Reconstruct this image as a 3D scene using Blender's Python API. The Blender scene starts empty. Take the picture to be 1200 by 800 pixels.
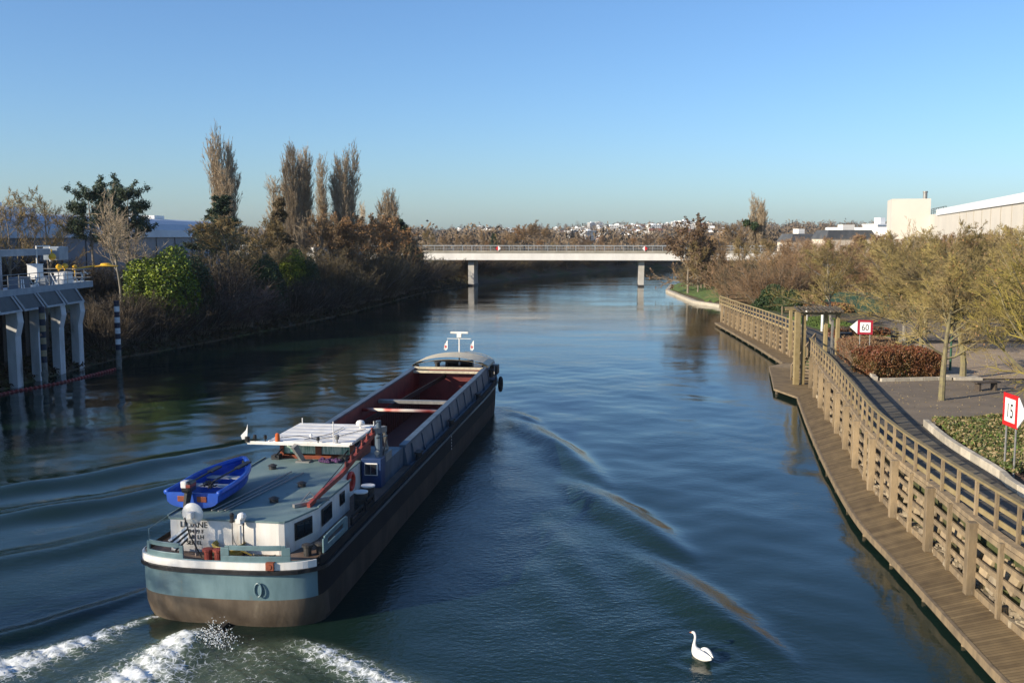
import bpy, math, random
import numpy as np
from mathutils import Vector, Matrix

# ------------------------------------------------------------------ camera, sky, sun, exposure
SC = bpy.context.scene
COL = SC.collection
CAM_Z = 10.7
cd = bpy.data.cameras.new("camera"); cam = bpy.data.objects.new("camera", cd); COL.objects.link(cam)
cd.lens = 35.0; cd.sensor_width = 36.0; cd.clip_start = 0.1; cd.clip_end = 30000
cam.location = (0, 0, CAM_Z); cam.rotation_euler = (math.radians(90 - 6.07), 0, 0)
SC.camera = cam
SUN_EL = 21.0
SUN_AZ = 240.0            # compass degrees, clockwise from +Y: behind and to the left
W = bpy.data.worlds.new("World"); SC.world = W; W.use_nodes = True
wn = W.node_tree; bg = wn.nodes["Background"]
sky = wn.nodes.new("ShaderNodeTexSky"); sky.sky_type = 'NISHITA'; sky.sun_disc = False
sky.sun_elevation = math.radians(SUN_EL); sky.sun_rotation = math.radians(SUN_AZ)
sky.air_density = 1.0; sky.dust_density = 0.75; sky.ozone_density = 4.2; sky.altitude = 50
_t = wn.nodes.new("ShaderNodeMix"); _t.data_type = 'RGBA'; _t.blend_type = 'MULTIPLY'; _t.inputs[0].default_value = 1.0
_t.inputs[7].default_value = (0.94, 1.10, 1.27, 1)      # a clear winter sky, bluer than the default air
wn.links.new(sky.outputs[0], _t.inputs[6]); wn.links.new(_t.outputs[2], bg.inputs[0]); bg.inputs[1].default_value = 0.1
sl = bpy.data.lights.new("sun", 'SUN'); sun = bpy.data.objects.new("sun", sl); COL.objects.link(sun)
sl.energy = 5.0; sl.angle = math.radians(0.5); sl.color = (1.0, 0.87, 0.68)
_a = math.radians(SUN_AZ); _e = math.radians(SUN_EL)
SDIR = Vector((math.sin(_a) * math.cos(_e), math.cos(_a) * math.cos(_e), math.sin(_e)))
sun.rotation_euler = SDIR.to_track_quat('Z', 'Y').to_euler()
vs = SC.view_settings
vs.view_transform = 'Standard'; vs.look = 'None'; vs.exposure = 0.48; vs.gamma = 1.0; vs.use_curve_mapping = False

R = random.Random(7)
def rs(seed): return np.random.RandomState(seed)

# ------------------------------------------------------------------ materials
MATS = {}
def mat(name, c1, c2=None, rough=0.7, metal=0.0, scale=2.0, bump=0.0, bscale=None, spec=0.5, detail=4.0, stretch=None, c3=None, wave=None):
    if name in MATS: return MATS[name]
    m = bpy.data.materials.new(name); m.use_nodes = True; nt = m.node_tree; N = nt.nodes; L = nt.links
    b = N["Principled BSDF"]
    b.inputs["Base Color"].default_value = (*c1, 1); b.inputs["Roughness"].default_value = rough
    b.inputs["Metallic"].default_value = metal; b.inputs["Specular IOR Level"].default_value = spec
    g = N.new("ShaderNodeTexCoord"); src = g.outputs["Object"]
    if stretch:
        mp = N.new("ShaderNodeMapping"); mp.inputs["Scale"].default_value = stretch
        L.new(src, mp.inputs[0]); src = mp.outputs[0]
    if c2 is not None:
        n = N.new("ShaderNodeTexNoise"); n.inputs["Scale"].default_value = scale; n.inputs["Detail"].default_value = detail
        n.inputs["Roughness"].default_value = 0.6
        L.new(src, n.inputs["Vector"])
        r = N.new("ShaderNodeValToRGB"); r.color_ramp.elements[0].position = 0.38; r.color_ramp.elements[1].position = 0.64
        r.color_ramp.elements[0].color = (*c1, 1); r.color_ramp.elements[1].color = (*c2, 1)
        if c3 is not None:
            e = r.color_ramp.elements.new(0.75); e.color = (*c3, 1)
        L.new(n.outputs["Fac"], r.inputs[0]); L.new(r.outputs[0], b.inputs["Base Color"])
        rr = N.new("ShaderNodeMapRange"); rr.inputs[3].default_value = max(rough - .12, .05); rr.inputs[4].default_value = min(rough + .12, 1)
        L.new(n.outputs["Fac"], rr.inputs[0]); L.new(rr.outputs[0], b.inputs["Roughness"])
    if bump > 0:
        n2 = N.new("ShaderNodeTexNoise"); n2.inputs["Scale"].default_value = bscale or scale * 4; n2.inputs["Detail"].default_value = 5
        L.new(src, n2.inputs["Vector"])
        bm = N.new("ShaderNodeBump"); bm.inputs["Strength"].default_value = bump; bm.inputs["Distance"].default_value = 0.05
        L.new(n2.outputs["Fac"], bm.inputs["Height"]); L.new(bm.outputs[0], b.inputs["Normal"])
    if name.endswith('twigs') or name in ('weathered_timber', 'mossy_timber', 'leaning_slab_stone', 'kerb_stone'):
        oi = N.new("ShaderNodeObjectInfo"); mr = N.new("ShaderNodeMapRange"); mr.inputs[3].default_value = .72; mr.inputs[4].default_value = 1.22; L.new(oi.outputs["Random"], mr.inputs[0])
        src_ = b.inputs["Base Color"].links[0].from_socket; mm = N.new("ShaderNodeVectorMath"); mm.operation = 'SCALE'; L.new(src_, mm.inputs[0]); L.new(mr.outputs[0], mm.inputs["Scale"]); L.new(mm.outputs[0], b.inputs["Base Color"])
    MATS[name] = m
    return m

def plank_mat(name, c1, c2, board=0.14, axis=1, rough=0.8, gap=0.1):
    """boards across a run: colour changes board by board, thin dark gaps (UV: u = metres along the run)"""
    if name in MATS: return MATS[name]
    m = bpy.data.materials.new(name); m.use_nodes = True; nt = m.node_tree; N = nt.nodes; L = nt.links
    b = N["Principled BSDF"]; b.inputs["Roughness"].default_value = rough
    uv = N.new("ShaderNodeUVMap"); uv.uv_map = "UVMap"
    sx = N.new("ShaderNodeSeparateXYZ"); L.new(uv.outputs[0], sx.inputs[0])
    d = N.new("ShaderNodeMath"); d.operation = 'DIVIDE'; d.inputs[1].default_value = board; L.new(sx.outputs[0], d.inputs[0])
    fl = N.new("ShaderNodeMath"); fl.operation = 'FLOOR'; L.new(d.outputs[0], fl.inputs[0])
    fr = N.new("ShaderNodeMath"); fr.operation = 'FRACT'; L.new(d.outputs[0], fr.inputs[0])
    wn_ = N.new("ShaderNodeTexWhiteNoise"); wn_.noise_dimensions = '1D'; L.new(fl.outputs[0], wn_.inputs["W"])
    no = N.new("ShaderNodeTexNoise"); no.inputs["Scale"].default_value = 1.3; no.inputs["Detail"].default_value = 6
    L.new(uv.outputs[0], no.inputs["Vector"])
    ad = N.new("ShaderNodeMath"); ad.operation = 'ADD'; L.new(no.outputs["Fac"], ad.inputs[0])
    ml = N.new("ShaderNodeMath"); ml.operation = 'MULTIPLY'; ml.inputs[1].default_value = 0.45; L.new(wn_.outputs["Value"], ml.inputs[0])
    L.new(ml.outputs[0], ad.inputs[1])
    r = N.new("ShaderNodeValToRGB"); r.color_ramp.elements[0].position = 0.4; r.color_ramp.elements[1].position = 1.0
    r.color_ramp.elements[0].color = (*c1, 1); r.color_ramp.elements[1].color = (*c2, 1); L.new(ad.outputs[0], r.inputs[0])
    gp = N.new("ShaderNodeMath"); gp.operation = 'LESS_THAN'; gp.inputs[1].default_value = gap; L.new(fr.outputs[0], gp.inputs[0])
    mx = N.new("ShaderNodeMix"); mx.data_type = 'RGBA'; L.new(gp.outputs[0], mx.inputs[0]); L.new(r.outputs[0], mx.inputs[6])
    mx.inputs[7].default_value = (c1[0] * .35, c1[1] * .35, c1[2] * .35, 1); L.new(mx.outputs[2], b.inputs["Base Color"])
    bm = N.new("ShaderNodeBump"); bm.inputs["Strength"].default_value = 0.5; bm.inputs["Distance"].default_value = 0.02; bm.invert = True
    L.new(gp.outputs[0], bm.inputs["Height"]); L.new(bm.outputs[0], b.inputs["Normal"])
    MATS[name] = m
    return m

M_white = mat("white_paint", (.78, .76, .72), (.68, .65, .59), rough=.45, scale=3, stretch=(1, 1, .25), c3=(.52, .44, .34))
M_teal = mat("teal_hull_paint", (.15, .235, .255), (.105, .175, .195), rough=.4, scale=2.2, bump=.12, bscale=2.2, stretch=(1, 1, .3), c3=(.15, .16, .14))
M_hullbrown = mat("bottom_paint", (.075, .055, .037), (.13, .10, .07), rough=.75, scale=1.8, stretch=(1, 1, .35), c3=(.19, .155, .11), bump=.2, bscale=8)
M_hullside = mat("hull_side_paint", (.010, .010, .011), (.026, .023, .021), rough=.75, spec=.25, scale=1.2, stretch=(1, 1, .4), bump=.15, bscale=6)
M_black = mat("black_paint", (.012, .012, .013), (.03, .028, .027), rough=.35, scale=4)
M_deckroof = mat("roof_green_grey", (.13, .20, .20), (.17, .24, .235), rough=.65, scale=1.2, c3=(.09, .135, .13), bump=.1, bscale=3)
M_coam = mat("coaming_blue_grey", (.085, .12, .16), (.06, .085, .115), rough=.5, scale=1.5, stretch=(1, 1, .5))
M_red = mat("hold_red_oxide", (.17, .028, .024), (.11, .022, .02), rough=.6, scale=1.5, c3=(.20, .05, .04))
M_holdrib = mat("hold_rib_rust", (.07, .035, .03), (.11, .05, .04), rough=.7, scale=2)
M_steel = mat("grey_steel", (.22, .22, .21), (.30, .29, .27), rough=.5, metal=.4, scale=5)
M_darksteel = mat("dark_steel", (.03, .032, .035), (.06, .055, .05), rough=.55, metal=.3, scale=5)
M_beige = mat("beige_hatch_paint", (.62, .54, .38), (.50, .44, .31), rough=.6, scale=3)
M_glass = mat("dark_window_glass", (.02, .025, .03), rough=.06, spec=.8)
M_orange = mat("orange_brown_wood", (.24, .06, .025), (.16, .04, .02), rough=.5, scale=5)
M_crane = mat("crane_red_paint", (.30, .055, .035), (.20, .04, .03), rough=.5, scale=4)
M_navy = mat("navy_blue_paint", (.02, .05, .14), (.015, .035, .10), rough=.4, scale=3)
M_dinghy = mat("blue_plastic_hull", (.02, .09, .46), (.016, .065, .33), rough=.4, scale=3)
M_curtain = mat("green_white_curtain", (.10, .28, .22), (.62, .70, .60), rough=.4, scale=9, stretch=(1.6, 1.6, .2))
M_yellow = mat("yellow_hose", (.50, .36, .05), (.40, .30, .08), rough=.5, scale=6)
M_lifered = mat("life_ring_red", (.50, .05, .03), rough=.5)
M_tyre = mat("tyre_rubber", (.015, .015, .015), rough=.85)
M_wood = mat("weathered_timber", (.29, .215, .125), (.165, .125, .078), rough=.85, scale=2.6, c3=(.37, .30, .20), bump=.25, bscale=18, stretch=(1, 1, .35))
M_woodgreen = mat("mossy_timber", (.25, .19, .085), (.31, .24, .12), rough=.85, scale=2.5, bump=.2, bscale=18)
M_darkwood = mat("damp_timber", (.06, .05, .035), (.10, .08, .055), rough=.9, scale=2)
M_concrete = mat("pale_concrete", (.50, .48, .44), (.40, .38, .34), rough=.85, scale=.5, bump=.1, bscale=6)
M_bridge = mat("white_bridge_concrete", (.76, .74, .69), (.66, .64, .60), rough=.8, scale=.4, stretch=(1, 1, .4))
M_colconc = mat("stained_column_concrete", (.58, .59, .60), (.42, .42, .41), rough=.85, scale=1.0, stretch=(1, 1, .3), c3=(.14, .12, .10))
M_stone = mat("kerb_stone", (.48, .43, .34), (.38, .34, .27), rough=.85, scale=3, bump=.2)
M_rock = mat("quay_rock", (.20, .16, .11), (.34, .28, .19), rough=.9, scale=3, bump=.5, bscale=9)
M_asphalt = mat("park_asphalt", (.21, .165, .115), (.15, .12, .088), rough=.9, scale=.6, bump=.15, bscale=60, c3=(.24, .19, .135))
M_pave = mat("pale_paving", (.30, .23, .16), (.36, .28, .20), rough=.9, scale=.9, bump=.1, bscale=40)
M_grass = mat("lawn_grass", (.07, .11, .025), (.11, .17, .03), rough=.95, scale=1.5, bump=.6, bscale=50)
M_mulch = mat("bark_mulch", (.20, .115, .07), (.11, .07, .045), rough=.95, scale=7, bump=.7, bscale=30, c3=(.26, .17, .11))
M_signred = mat("sign_red", (.55, .02, .02), rough=.4)
M_signwhite = mat("sign_white", (.80, .80, .78), rough=.4)
M_signblack = mat("sign_black", (.01, .01, .01), rough=.4)
M_bench = mat("bench_dark_wood", (.06, .045, .035), (.09, .07, .05), rough=.8, scale=6)
M_greenmesh = mat("green_mesh_screen", (.008, .035, .026), (.014, .05, .036), rough=.85, scale=2)
M_warewall = mat("blue_grey_cladding", (.17, .20, .25), (.15, .18, .22), rough=.6, scale=.3)
M_wareroof = mat("pale_roof_cladding", (.42, .47, .53), (.38, .43, .49), rough=.5, scale=.2)
M_render = mat("white_render", (.62, .57, .49), (.56, .52, .45), rough=.85, scale=.15)
M_fascia = mat("white_fascia", (.82, .82, .80), rough=.5)
M_slate = mat("dark_slate_roof", (.05, .055, .06), (.08, .085, .09), rough=.7, scale=.5)
M_tile = mat("red_tile_roof", (.22, .09, .055), (.16, .07, .045), rough=.85, scale=1)
M_foam = mat("foam_white", (.80, .83, .82), rough=.8)
M_yel = mat("yellow_lamp_paint", (.75, .42, .02), rough=.4)

# vegetation
M_bark = mat("grey_bark", (.17, .14, .10), (.25, .21, .165), rough=.95, scale=3, bump=.5, stretch=(1, 1, .3))
M_barkpale = mat("pale_bark", (.30, .27, .22), (.20, .18, .15), rough=.95, scale=4, stretch=(1, 1, .3))
M_barklich = mat("lichen_bark", (.22, .19, .09), (.15, .125, .08), rough=.95, scale=4, c3=(.32, .27, .07))
M_twpoplar = mat("poplar_twigs", (.44, .34, .22), (.33, .26, .17), rough=.95, scale=.7)
M_twbrown = mat("brown_twigs", (.33, .215, .105), (.23, .155, .08), rough=.95, scale=.6)
M_twolive = mat("olive_twigs", (.31, .225, .095), (.21, .155, .07), rough=.95, scale=.5)
M_twred = mat("reddish_twigs", (.27, .165, .085), (.20, .13, .07), rough=.95, scale=.4)
M_twlich = mat("lichen_twigs", (.30, .235, .075), (.19, .14, .075), rough=.95, scale=.55, c3=(.40, .33, .06))
M_twyellow = mat("yellow_lichen_twigs", (.32, .26, .045), (.20, .15, .07), rough=.95, scale=1.2, c3=(.42, .36, .05))
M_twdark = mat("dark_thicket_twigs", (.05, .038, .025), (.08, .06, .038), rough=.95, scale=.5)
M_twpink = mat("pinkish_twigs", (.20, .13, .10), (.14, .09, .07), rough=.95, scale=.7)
M_twfar = mat("far_wood_twigs", (.17, .12, .075), (.13, .10, .065), rough=.95, scale=.05, c3=(.21, .13, .08))
def leafmat(n, a, b, s=1.5, t=.25):
    m = mat(n, a, b, rough=.6, scale=s)
    bs = m.node_tree.nodes["Principled BSDF"]
    return m
M_lfbright = leafmat("bright_laurel_leaves", (.24, .30, .022), (.14, .20, .02), .9)
M_lfdark = leafmat("dark_evergreen_leaves", (.025, .05, .014), (.045, .075, .02), 1.0)
M_lfpine = leafmat("pine_needles", (.028, .05, .022), (.045, .07, .03), 1.0)
M_lforange = leafmat("withered_orange_leaves", (.36, .20, .075), (.26, .14, .06), .7)
M_lfred = leafmat("red_hedge_leaves", (.20, .055, .028), (.14, .07, .02), 1.2)
M_lfgreenred = leafmat("green_red_hedge_leaves", (.09, .075, .018), (.16, .055, .02), 1.0)
M_lfcover = leafmat("ground_cover_leaves", (.13, .115, .035), (.07, .085, .022), 1.2)
M_straw = leafmat("dry_straw", (.34, .26, .13), (.24, .18, .08), 2.0)

# ------------------------------------------------------------------ mesh builders
class MB:
    def __init__(s): s.v = []; s.f = []; s.uv = None
    def add(s, vs_, fs):
        o = len(s.v); s.v += [tuple(p) for p in vs_]; s.f += [tuple(i + o for i in f) for f in fs]; return s
    def box(s, x0, x1, y0, y1, z0, z1):
        v = [(x0,y0,z0),(x1,y0,z0),(x1,y1,z0),(x0,y1,z0),(x0,y0,z1),(x1,y0,z1),(x1,y1,z1),(x0,y1,z1)]
        return s.add(v, [(0,3,2,1),(4,5,6,7),(0,1,5,4),(1,2,6,5),(2,3,7,6),(3,0,4,7)])
    def bar(s, a, b, w, h=None, up=(0, 0, 1), w2=None, h2=None):
        a = Vector(a); b = Vector(b); h = h or w; w2 = w2 or w; h2 = h2 or h
        d = (b - a).normalized(); u = Vector(up)
        if abs(d.dot(u)) > .98: u = Vector((0, 1, 0))
        r = d.cross(u).normalized(); u = r.cross(d).normalized()
        v = []
        for p, ww, hh in ((a, w, h), (b, w2, h2)):
            for sx, sy in ((-1,-1),(1,-1),(1,1),(-1,1)): v.append(p + r*(sx*ww/2) + u*(sy*hh/2))
        return s.add(v, [(0,3,2,1),(4,5,6,7),(0,1,5,4),(1,2,6,5),(2,3,7,6),(3,0,4,7)])
    def tube(s, pts, rad, n=8, cap=True):
        pts = [Vector(p) for p in pts]
        if not hasattr(rad, '__len__'): rad = [rad] * len(pts)
        o = len(s.v); prev = None
        for i, p in enumerate(pts):
            d = (pts[min(i+1, len(pts)-1)] - pts[max(i-1, 0)]).normalized()
            if prev is None:
                ref = Vector((0,0,1)) if abs(d.z) < .9 else Vector((1,0,0)); u = d.cross(ref).normalized()
            else: u = (prev - d * prev.dot(d)).normalized()
            prev = u; w = d.cross(u)
            for k in range(n):
                t = 2*math.pi*k/n; s.v.append(tuple(p + (u*math.cos(t) + w*math.sin(t)) * rad[i]))
        for i in range(len(pts)-1):
            for k in range(n):
                a = o+i*n+k; b = o+i*n+(k+1) % n; s.f.append((a, b, b+n, a+n))
        if cap:
            s.f.append(tuple(o+k for k in range(n))[::-1]); e = o+(len(pts)-1)*n; s.f.append(tuple(e+k for k in range(n)))
        return s
    def sweep(s, pts, w, h, side=0.0, cap=True):
        """rectangular bar along a path; w horizontal, h vertical, path is the bar's bottom centre"""
        P = [Vector(p) for p in pts]; o = len(s.v)
        for i, p in enumerate(P):
            d = P[min(i+1, len(P)-1)] - P[max(i-1, 0)]; d.z = 0; d.normalize(); r = Vector((d.y, -d.x, 0))
            for sx, sz in ((-.5, 0), (.5, 0), (.5, 1), (-.5, 1)): s.v.append(tuple(p + r*((sx+side)*w) + Vector((0, 0, sz*h))))
        for i in range(len(P)-1):
            for k in range(4):
                a = o+i*4+k; b = o+i*4+(k+1) % 4; s.f.append((a, a+4, b+4, b))
        if cap: s.f.append((o, o+1, o+2, o+3)); e = o+(len(P)-1)*4; s.f.append((e+3, e+2, e+1, e))
        return s
    def lathe(s, prof, c=(0,0,0), n=16, axis='z'):
        o = len(s.v)
        for r, z in prof:
            for k in range(n):
                t = 2*math.pi*k/n
                p = (r*math.cos(t), r*math.sin(t), z)
                if axis == 'x': p = (z, r*math.cos(t), r*math.sin(t))
                if axis == 'y': p = (r*math.cos(t), z, r*math.sin(t))
                s.v.append((p[0]+c[0], p[1]+c[1], p[2]+c[2]))
        for i in range(len(prof)-1):
            for k in range(n):
                a = o+i*n+k; b = o+i*n+(k+1) % n; s.f.append((a, b, b+n, a+n))
        s.f.append(tuple(o+k for k in range(n))[::-1]); e = o+(len(prof)-1)*n; s.f.append(tuple(e+k for k in range(n)))
        return s
    def prism(s, poly, z0, z1, cap=True):
        o = len(s.v); n = len(poly)
        for x, y in poly: s.v.append((x, y, z0))
        for x, y in poly: s.v.append((x, y, z1))
        for k in range(n): s.f.append((o+k, o+(k+1) % n, o+n+(k+1) % n, o+n+k))
        if cap: s.f.append(tuple(o+k for k in range(n))[::-1]); s.f.append(tuple(o+n+k for k in range(n)))
        return s
    def loft(s, rings, cap=True):
        o = len(s.v); n = len(rings[0])
        for r in rings: s.v += [tuple(p) for p in r]
        for i in range(len(rings)-1):
            for k in range(n):
                a = o+i*n+k; b = o+i*n+(k+1) % n; s.f.append((a, b, b+n, a+n))
        if cap: s.f.append(tuple(o+k for k in range(n))[::-1]); e = o+(len(rings)-1)*n; s.f.append(tuple(e+k for k in range(n)))
        return s
    def build(s, name, m, parent=None, smooth=False, bevel=0, loc=None):
        me = bpy.data.meshes.new(name); me.from_pydata(s.v, [], s.f); me.validate(); me.update()
        for mm in (m if isinstance(m, (list, tuple)) else [m]): me.materials.append(mm)
        import bmesh
        b = bmesh.new(); b.from_mesh(me); bmesh.ops.recalc_face_normals(b, faces=b.faces); b.to_mesh(me); b.free()
        if smooth: me.polygons.foreach_set('use_smooth', [True]*len(me.polygons))
        o = bpy.data.objects.new(name, me); COL.objects.link(o)
        if parent: o.parent = parent
        if loc: o.location = loc
        if bevel:
            md = o.modifiers.new("bevel", 'BEVEL'); md.width = bevel; md.segments = 2; md.limit_method = 'ANGLE'
        return o

def npmesh(name, V, F, m, mi=None, smooth=False, uv=None):
    """V (n,3), F (k,3 or 4) arrays -> mesh data"""
    me = bpy.data.meshes.new(name); V = np.asarray(V, np.float32); F = np.asarray(F, np.int32)
    me.vertices.add(len(V)); me.vertices.foreach_set('co', V.ravel())
    k = F.shape[1]; me.loops.add(F.size); me.loops.foreach_set('vertex_index', F.ravel())
    me.polygons.add(len(F)); me.polygons.foreach_set('loop_start', np.arange(0, F.size, k, dtype=np.int32))
    for mm in (m if isinstance(m, (list, tuple)) else [m]): me.materials.append(mm)
    if mi is not None: me.polygons.foreach_set('material_index', np.asarray(mi, np.int32))
    me.update(calc_edges=True)
    if smooth: me.polygons.foreach_set('use_smooth', np.ones(len(F), bool))
    else: me.polygons.foreach_set('use_smooth', np.zeros(len(F), bool))
    if uv is not None:
        ul = me.uv_layers.new(name="UVMap"); ul.data.foreach_set('uv', np.asarray(uv, np.float32)[F.ravel()].ravel())
    return me
def link(name, me, parent=None, loc=None, rz=None, sc=None):
    o = bpy.data.objects.new(name, me); COL.objects.link(o)
    if parent: o.parent = parent
    if loc is not None: o.location = loc
    if rz is not None: o.rotation_euler = (0, 0, rz)
    if sc is not None: o.scale = sc if hasattr(sc, '__len__') else (sc,)*3
    return o
def tag(o, label=None, cat=None, group=None, kind=None):
    if label: o['label'] = label
    if cat: o['category'] = cat
    if group: o['group'] = group
    if kind: o['kind'] = kind
    return o
def thing(name, label, cat, loc=(0,0,0), rz=0, group=None, sc=None):
    o = bpy.data.objects.new(name, None); COL.objects.link(o); o.location = loc; o.rotation_euler = (0,0,rz); o.empty_display_size = .2
    if sc is not None: o.scale = sc if hasattr(sc, '__len__') else (sc,)*3
    return tag(o, label, cat, group)
KIDS = {}
def copy_tree(o, parent=None):
    c = o.copy(); COL.objects.link(c)
    if parent: c.parent = parent
    for ch in [x for x in o.children]: copy_tree(ch, c)
    return c

def strip(name, L_, R_, m, z=None, parent=None, closed_side=0.0, uvrot=False):
    """a paved sheet between two point lists (same length), UV in metres along the run"""
    V = []; F = []; UV = []; s = 0
    for i, (a, b) in enumerate(zip(L_, R_)):
        if i: s += (Vector(a) + Vector(b) - Vector(L_[i-1]) - Vector(R_[i-1])).length / 2
        w = (Vector(b) - Vector(a)).length
        V += [a, b]; UV += [(s, 0), (s, w)]
        if i: k = 2*i; F.append((k-2, k-1, k+1, k))
    me = npmesh(name, V, F, m, uv=UV)
    if closed_side:
        pass
    return link(name, me, parent)

def resample(pts, step):
    P = [Vector(p) for p in pts]; out = [P[0].copy()]; acc = 0; dist = 0
    seg = [(P[i], P[i+1], (P[i+1]-P[i]).length) for i in range(len(P)-1)]
    tot = sum(x[2] for x in seg); n = max(1, round(tot/step)); st = tot/n
    for k in range(1, n+1):
        t = k*st; a = 0
        for p, q, l in seg:
            if t <= a + l + 1e-6: out.append(p.lerp(q, min(1, (t-a)/l))); break
            a += l
        else: out.append(P[-1].copy())
    return out
def smooth_path(pts, step=1.0):
    """Catmull-Rom through the points"""
    P = [np.array(p, float) for p in pts]; P = [2*P[0]-P[1]] + P + [2*P[-1]-P[-2]]; out = []
    for i in range(1, len(P)-2):
        n = max(2, int(np.linalg.norm(P[i+1]-P[i])/step))
        for k in range(n):
            t = k/n; a, b, c, d = P[i-1:i+3]
            out.append(.5*((2*b) + (-a+c)*t + (2*a-5*b+4*c-d)*t*t + (-a+3*b-3*c+d)*t**3))
    out.append(P[-2]); return [tuple(x) for x in out]
def offset(pts, d, dz=0):
    P = [Vector(p) for p in pts]; out = []
    for i, p in enumerate(P):
        t = P[min(i+1, len(P)-1)] - P[max(i-1, 0)]; t.z = 0; t.normalize(); out.append(p + Vector((t.y, -t.x, 0))*d + Vector((0, 0, dz)))
    return out

# ------------------------------------------------------------------ river banks and ground
LB = np.array([(-37.5,-200),(-36.5,0),(-35.5,60),(-34.6,80),(-34.1,86),(-30.9,96.7),(-26.65,114.7),(-22.9,133),(-19.9,154.7),(-17.1,182),(-9.1,213),(4.4,256.5),(25.6,299.5),(45.3,331),(70.7,359.6),(120,395),(210,440),(330,475)])
RB = np.array([(13.3,-200),(13.2,0),(13.3,20),(13.6,27.6),(14.05,31.7),(14.45,35.6),(15.05,39.4),(15.75,43.3),(17.35,50.6),(18.7,57.3),(20.9,66.8),(22.9,75),(24.1,84),(24.8,100),(25.6,118),(27.0,124),(31.0,140),(31.3,149),(29.05,156.7),(29.3,172),(29.7,190),(33.5,209),(44,235),(62,265),(92,300),(140,338),(230,385),(340,474)])
def xl(y): return np.interp(y, LB[:,1], LB[:,0])
def xr(y): return np.interp(y, RB[:,1], RB[:,0])
def sst(a, b, x): t = np.clip((x-a)/(b-a), 0, 1); return t*t*(3-2*t)
def vnoise(x, y, s=1.0, seed=0):
    x = np.asarray(x, float)*s + seed*17.3; y = np.asarray(y, float)*s + seed*9.1
    return (np.sin(x*1.3+np.sin(y*.9)*1.7)+np.sin(y*1.7+np.sin(x*1.1+2)*1.3)+np.sin((x+y)*.73+1.3))/3
def hills(x, y):
    h = 15.0*sst(600, 1700, y)*(0.75+.3*vnoise(x, y, .0035)) + 9*sst(1500, 2600, y)
    h = h + 7*sst(500, 1000, y)*sst(60, 200, x)*(1-sst(700, 1100, x))
    return h
LO = [(0,-2.2),(.15,-.6),(.35,.05),(.9,.35),(1.8,.7),(3,1.2),(5,2.1),(8,3.1),(12,3.9),(18,4.2),(30,4.2)]
def gz_left(off): return np.interp(off, [a for a,b in LO], [b for a,b in LO])
RO = [(0,-2),(.12,-.3),(.4,.45),(1.5,.75),(4,1.3),(8,1.9),(12,2.35),(18,2.42),(30,2.42)]
def gz_right(off, y):
    nat = np.interp(off, [a for a,b in RO], [b for a,b in RO])
    wall = np.where(off > .02, 2.42, -2.2)
    t = sst(117, 123, y); return wall*(1-t) + nat*t
def gz(x, y):
    x = np.asarray(x, float); y = np.asarray(y, float); L = xl(y); Rr = xr(y)
    z = np.where(x < L, gz_left(L-x), np.where(x > Rr, gz_right(x-Rr, y), -2.4))
    return z + hills(x, y)
ys = list(np.arange(-120, 0, 20.)) + list(np.arange(0, 130, 1.5)) + list(np.arange(130, 480, 4.)) + [500,540,600,680,780,900,1050,1200,1400,1600,1850,2100,2500,3200,4500,7000,12000]
offL = [0,.15,.35,.9,1.8,3,5,8,12,18,30,50,80,130,200,300,450,700,1200,2500,6000,12000]
offR = [0,.03,.12,.4,1.5,4,8,12,18,30,50,80,130,200,300,450,700,1200,2500,6000,12000]
V = []; nc = len(offL)+len(offR)+2
for y in ys:
    a = float(xl(y)); b = float(xr(y))
    if y > 475: a = 330; b = 341
    row = [(a-o, y, float(gz_left(o) if o > 0 else -2.4)) for o in offL[::-1]]
    row += [(a+(b-a)*.33, y, -2.4), (a+(b-a)*.66, y, -2.4)]
    row += [(b+o, y, float(gz_right(np.array(o), y)) if o > 0 else -2.4) for o in offR]
    for x, yy, z in row:
        far = 1 if (yy > 478) else 0
        if far: z = 3.2
        z += float(hills(x, yy)); ww = min(abs(x-a), 30)/30 if (x < a or x > b+30) else 0
        z += .35*ww*float(vnoise(x, yy, .15)); V.append((x, yy, z))
F = [(i*nc+j, i*nc+j+1, (i+1)*nc+j+1, (i+1)*nc+j) for i in range(len(ys)-1) for j in range(nc-1)]
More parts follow.
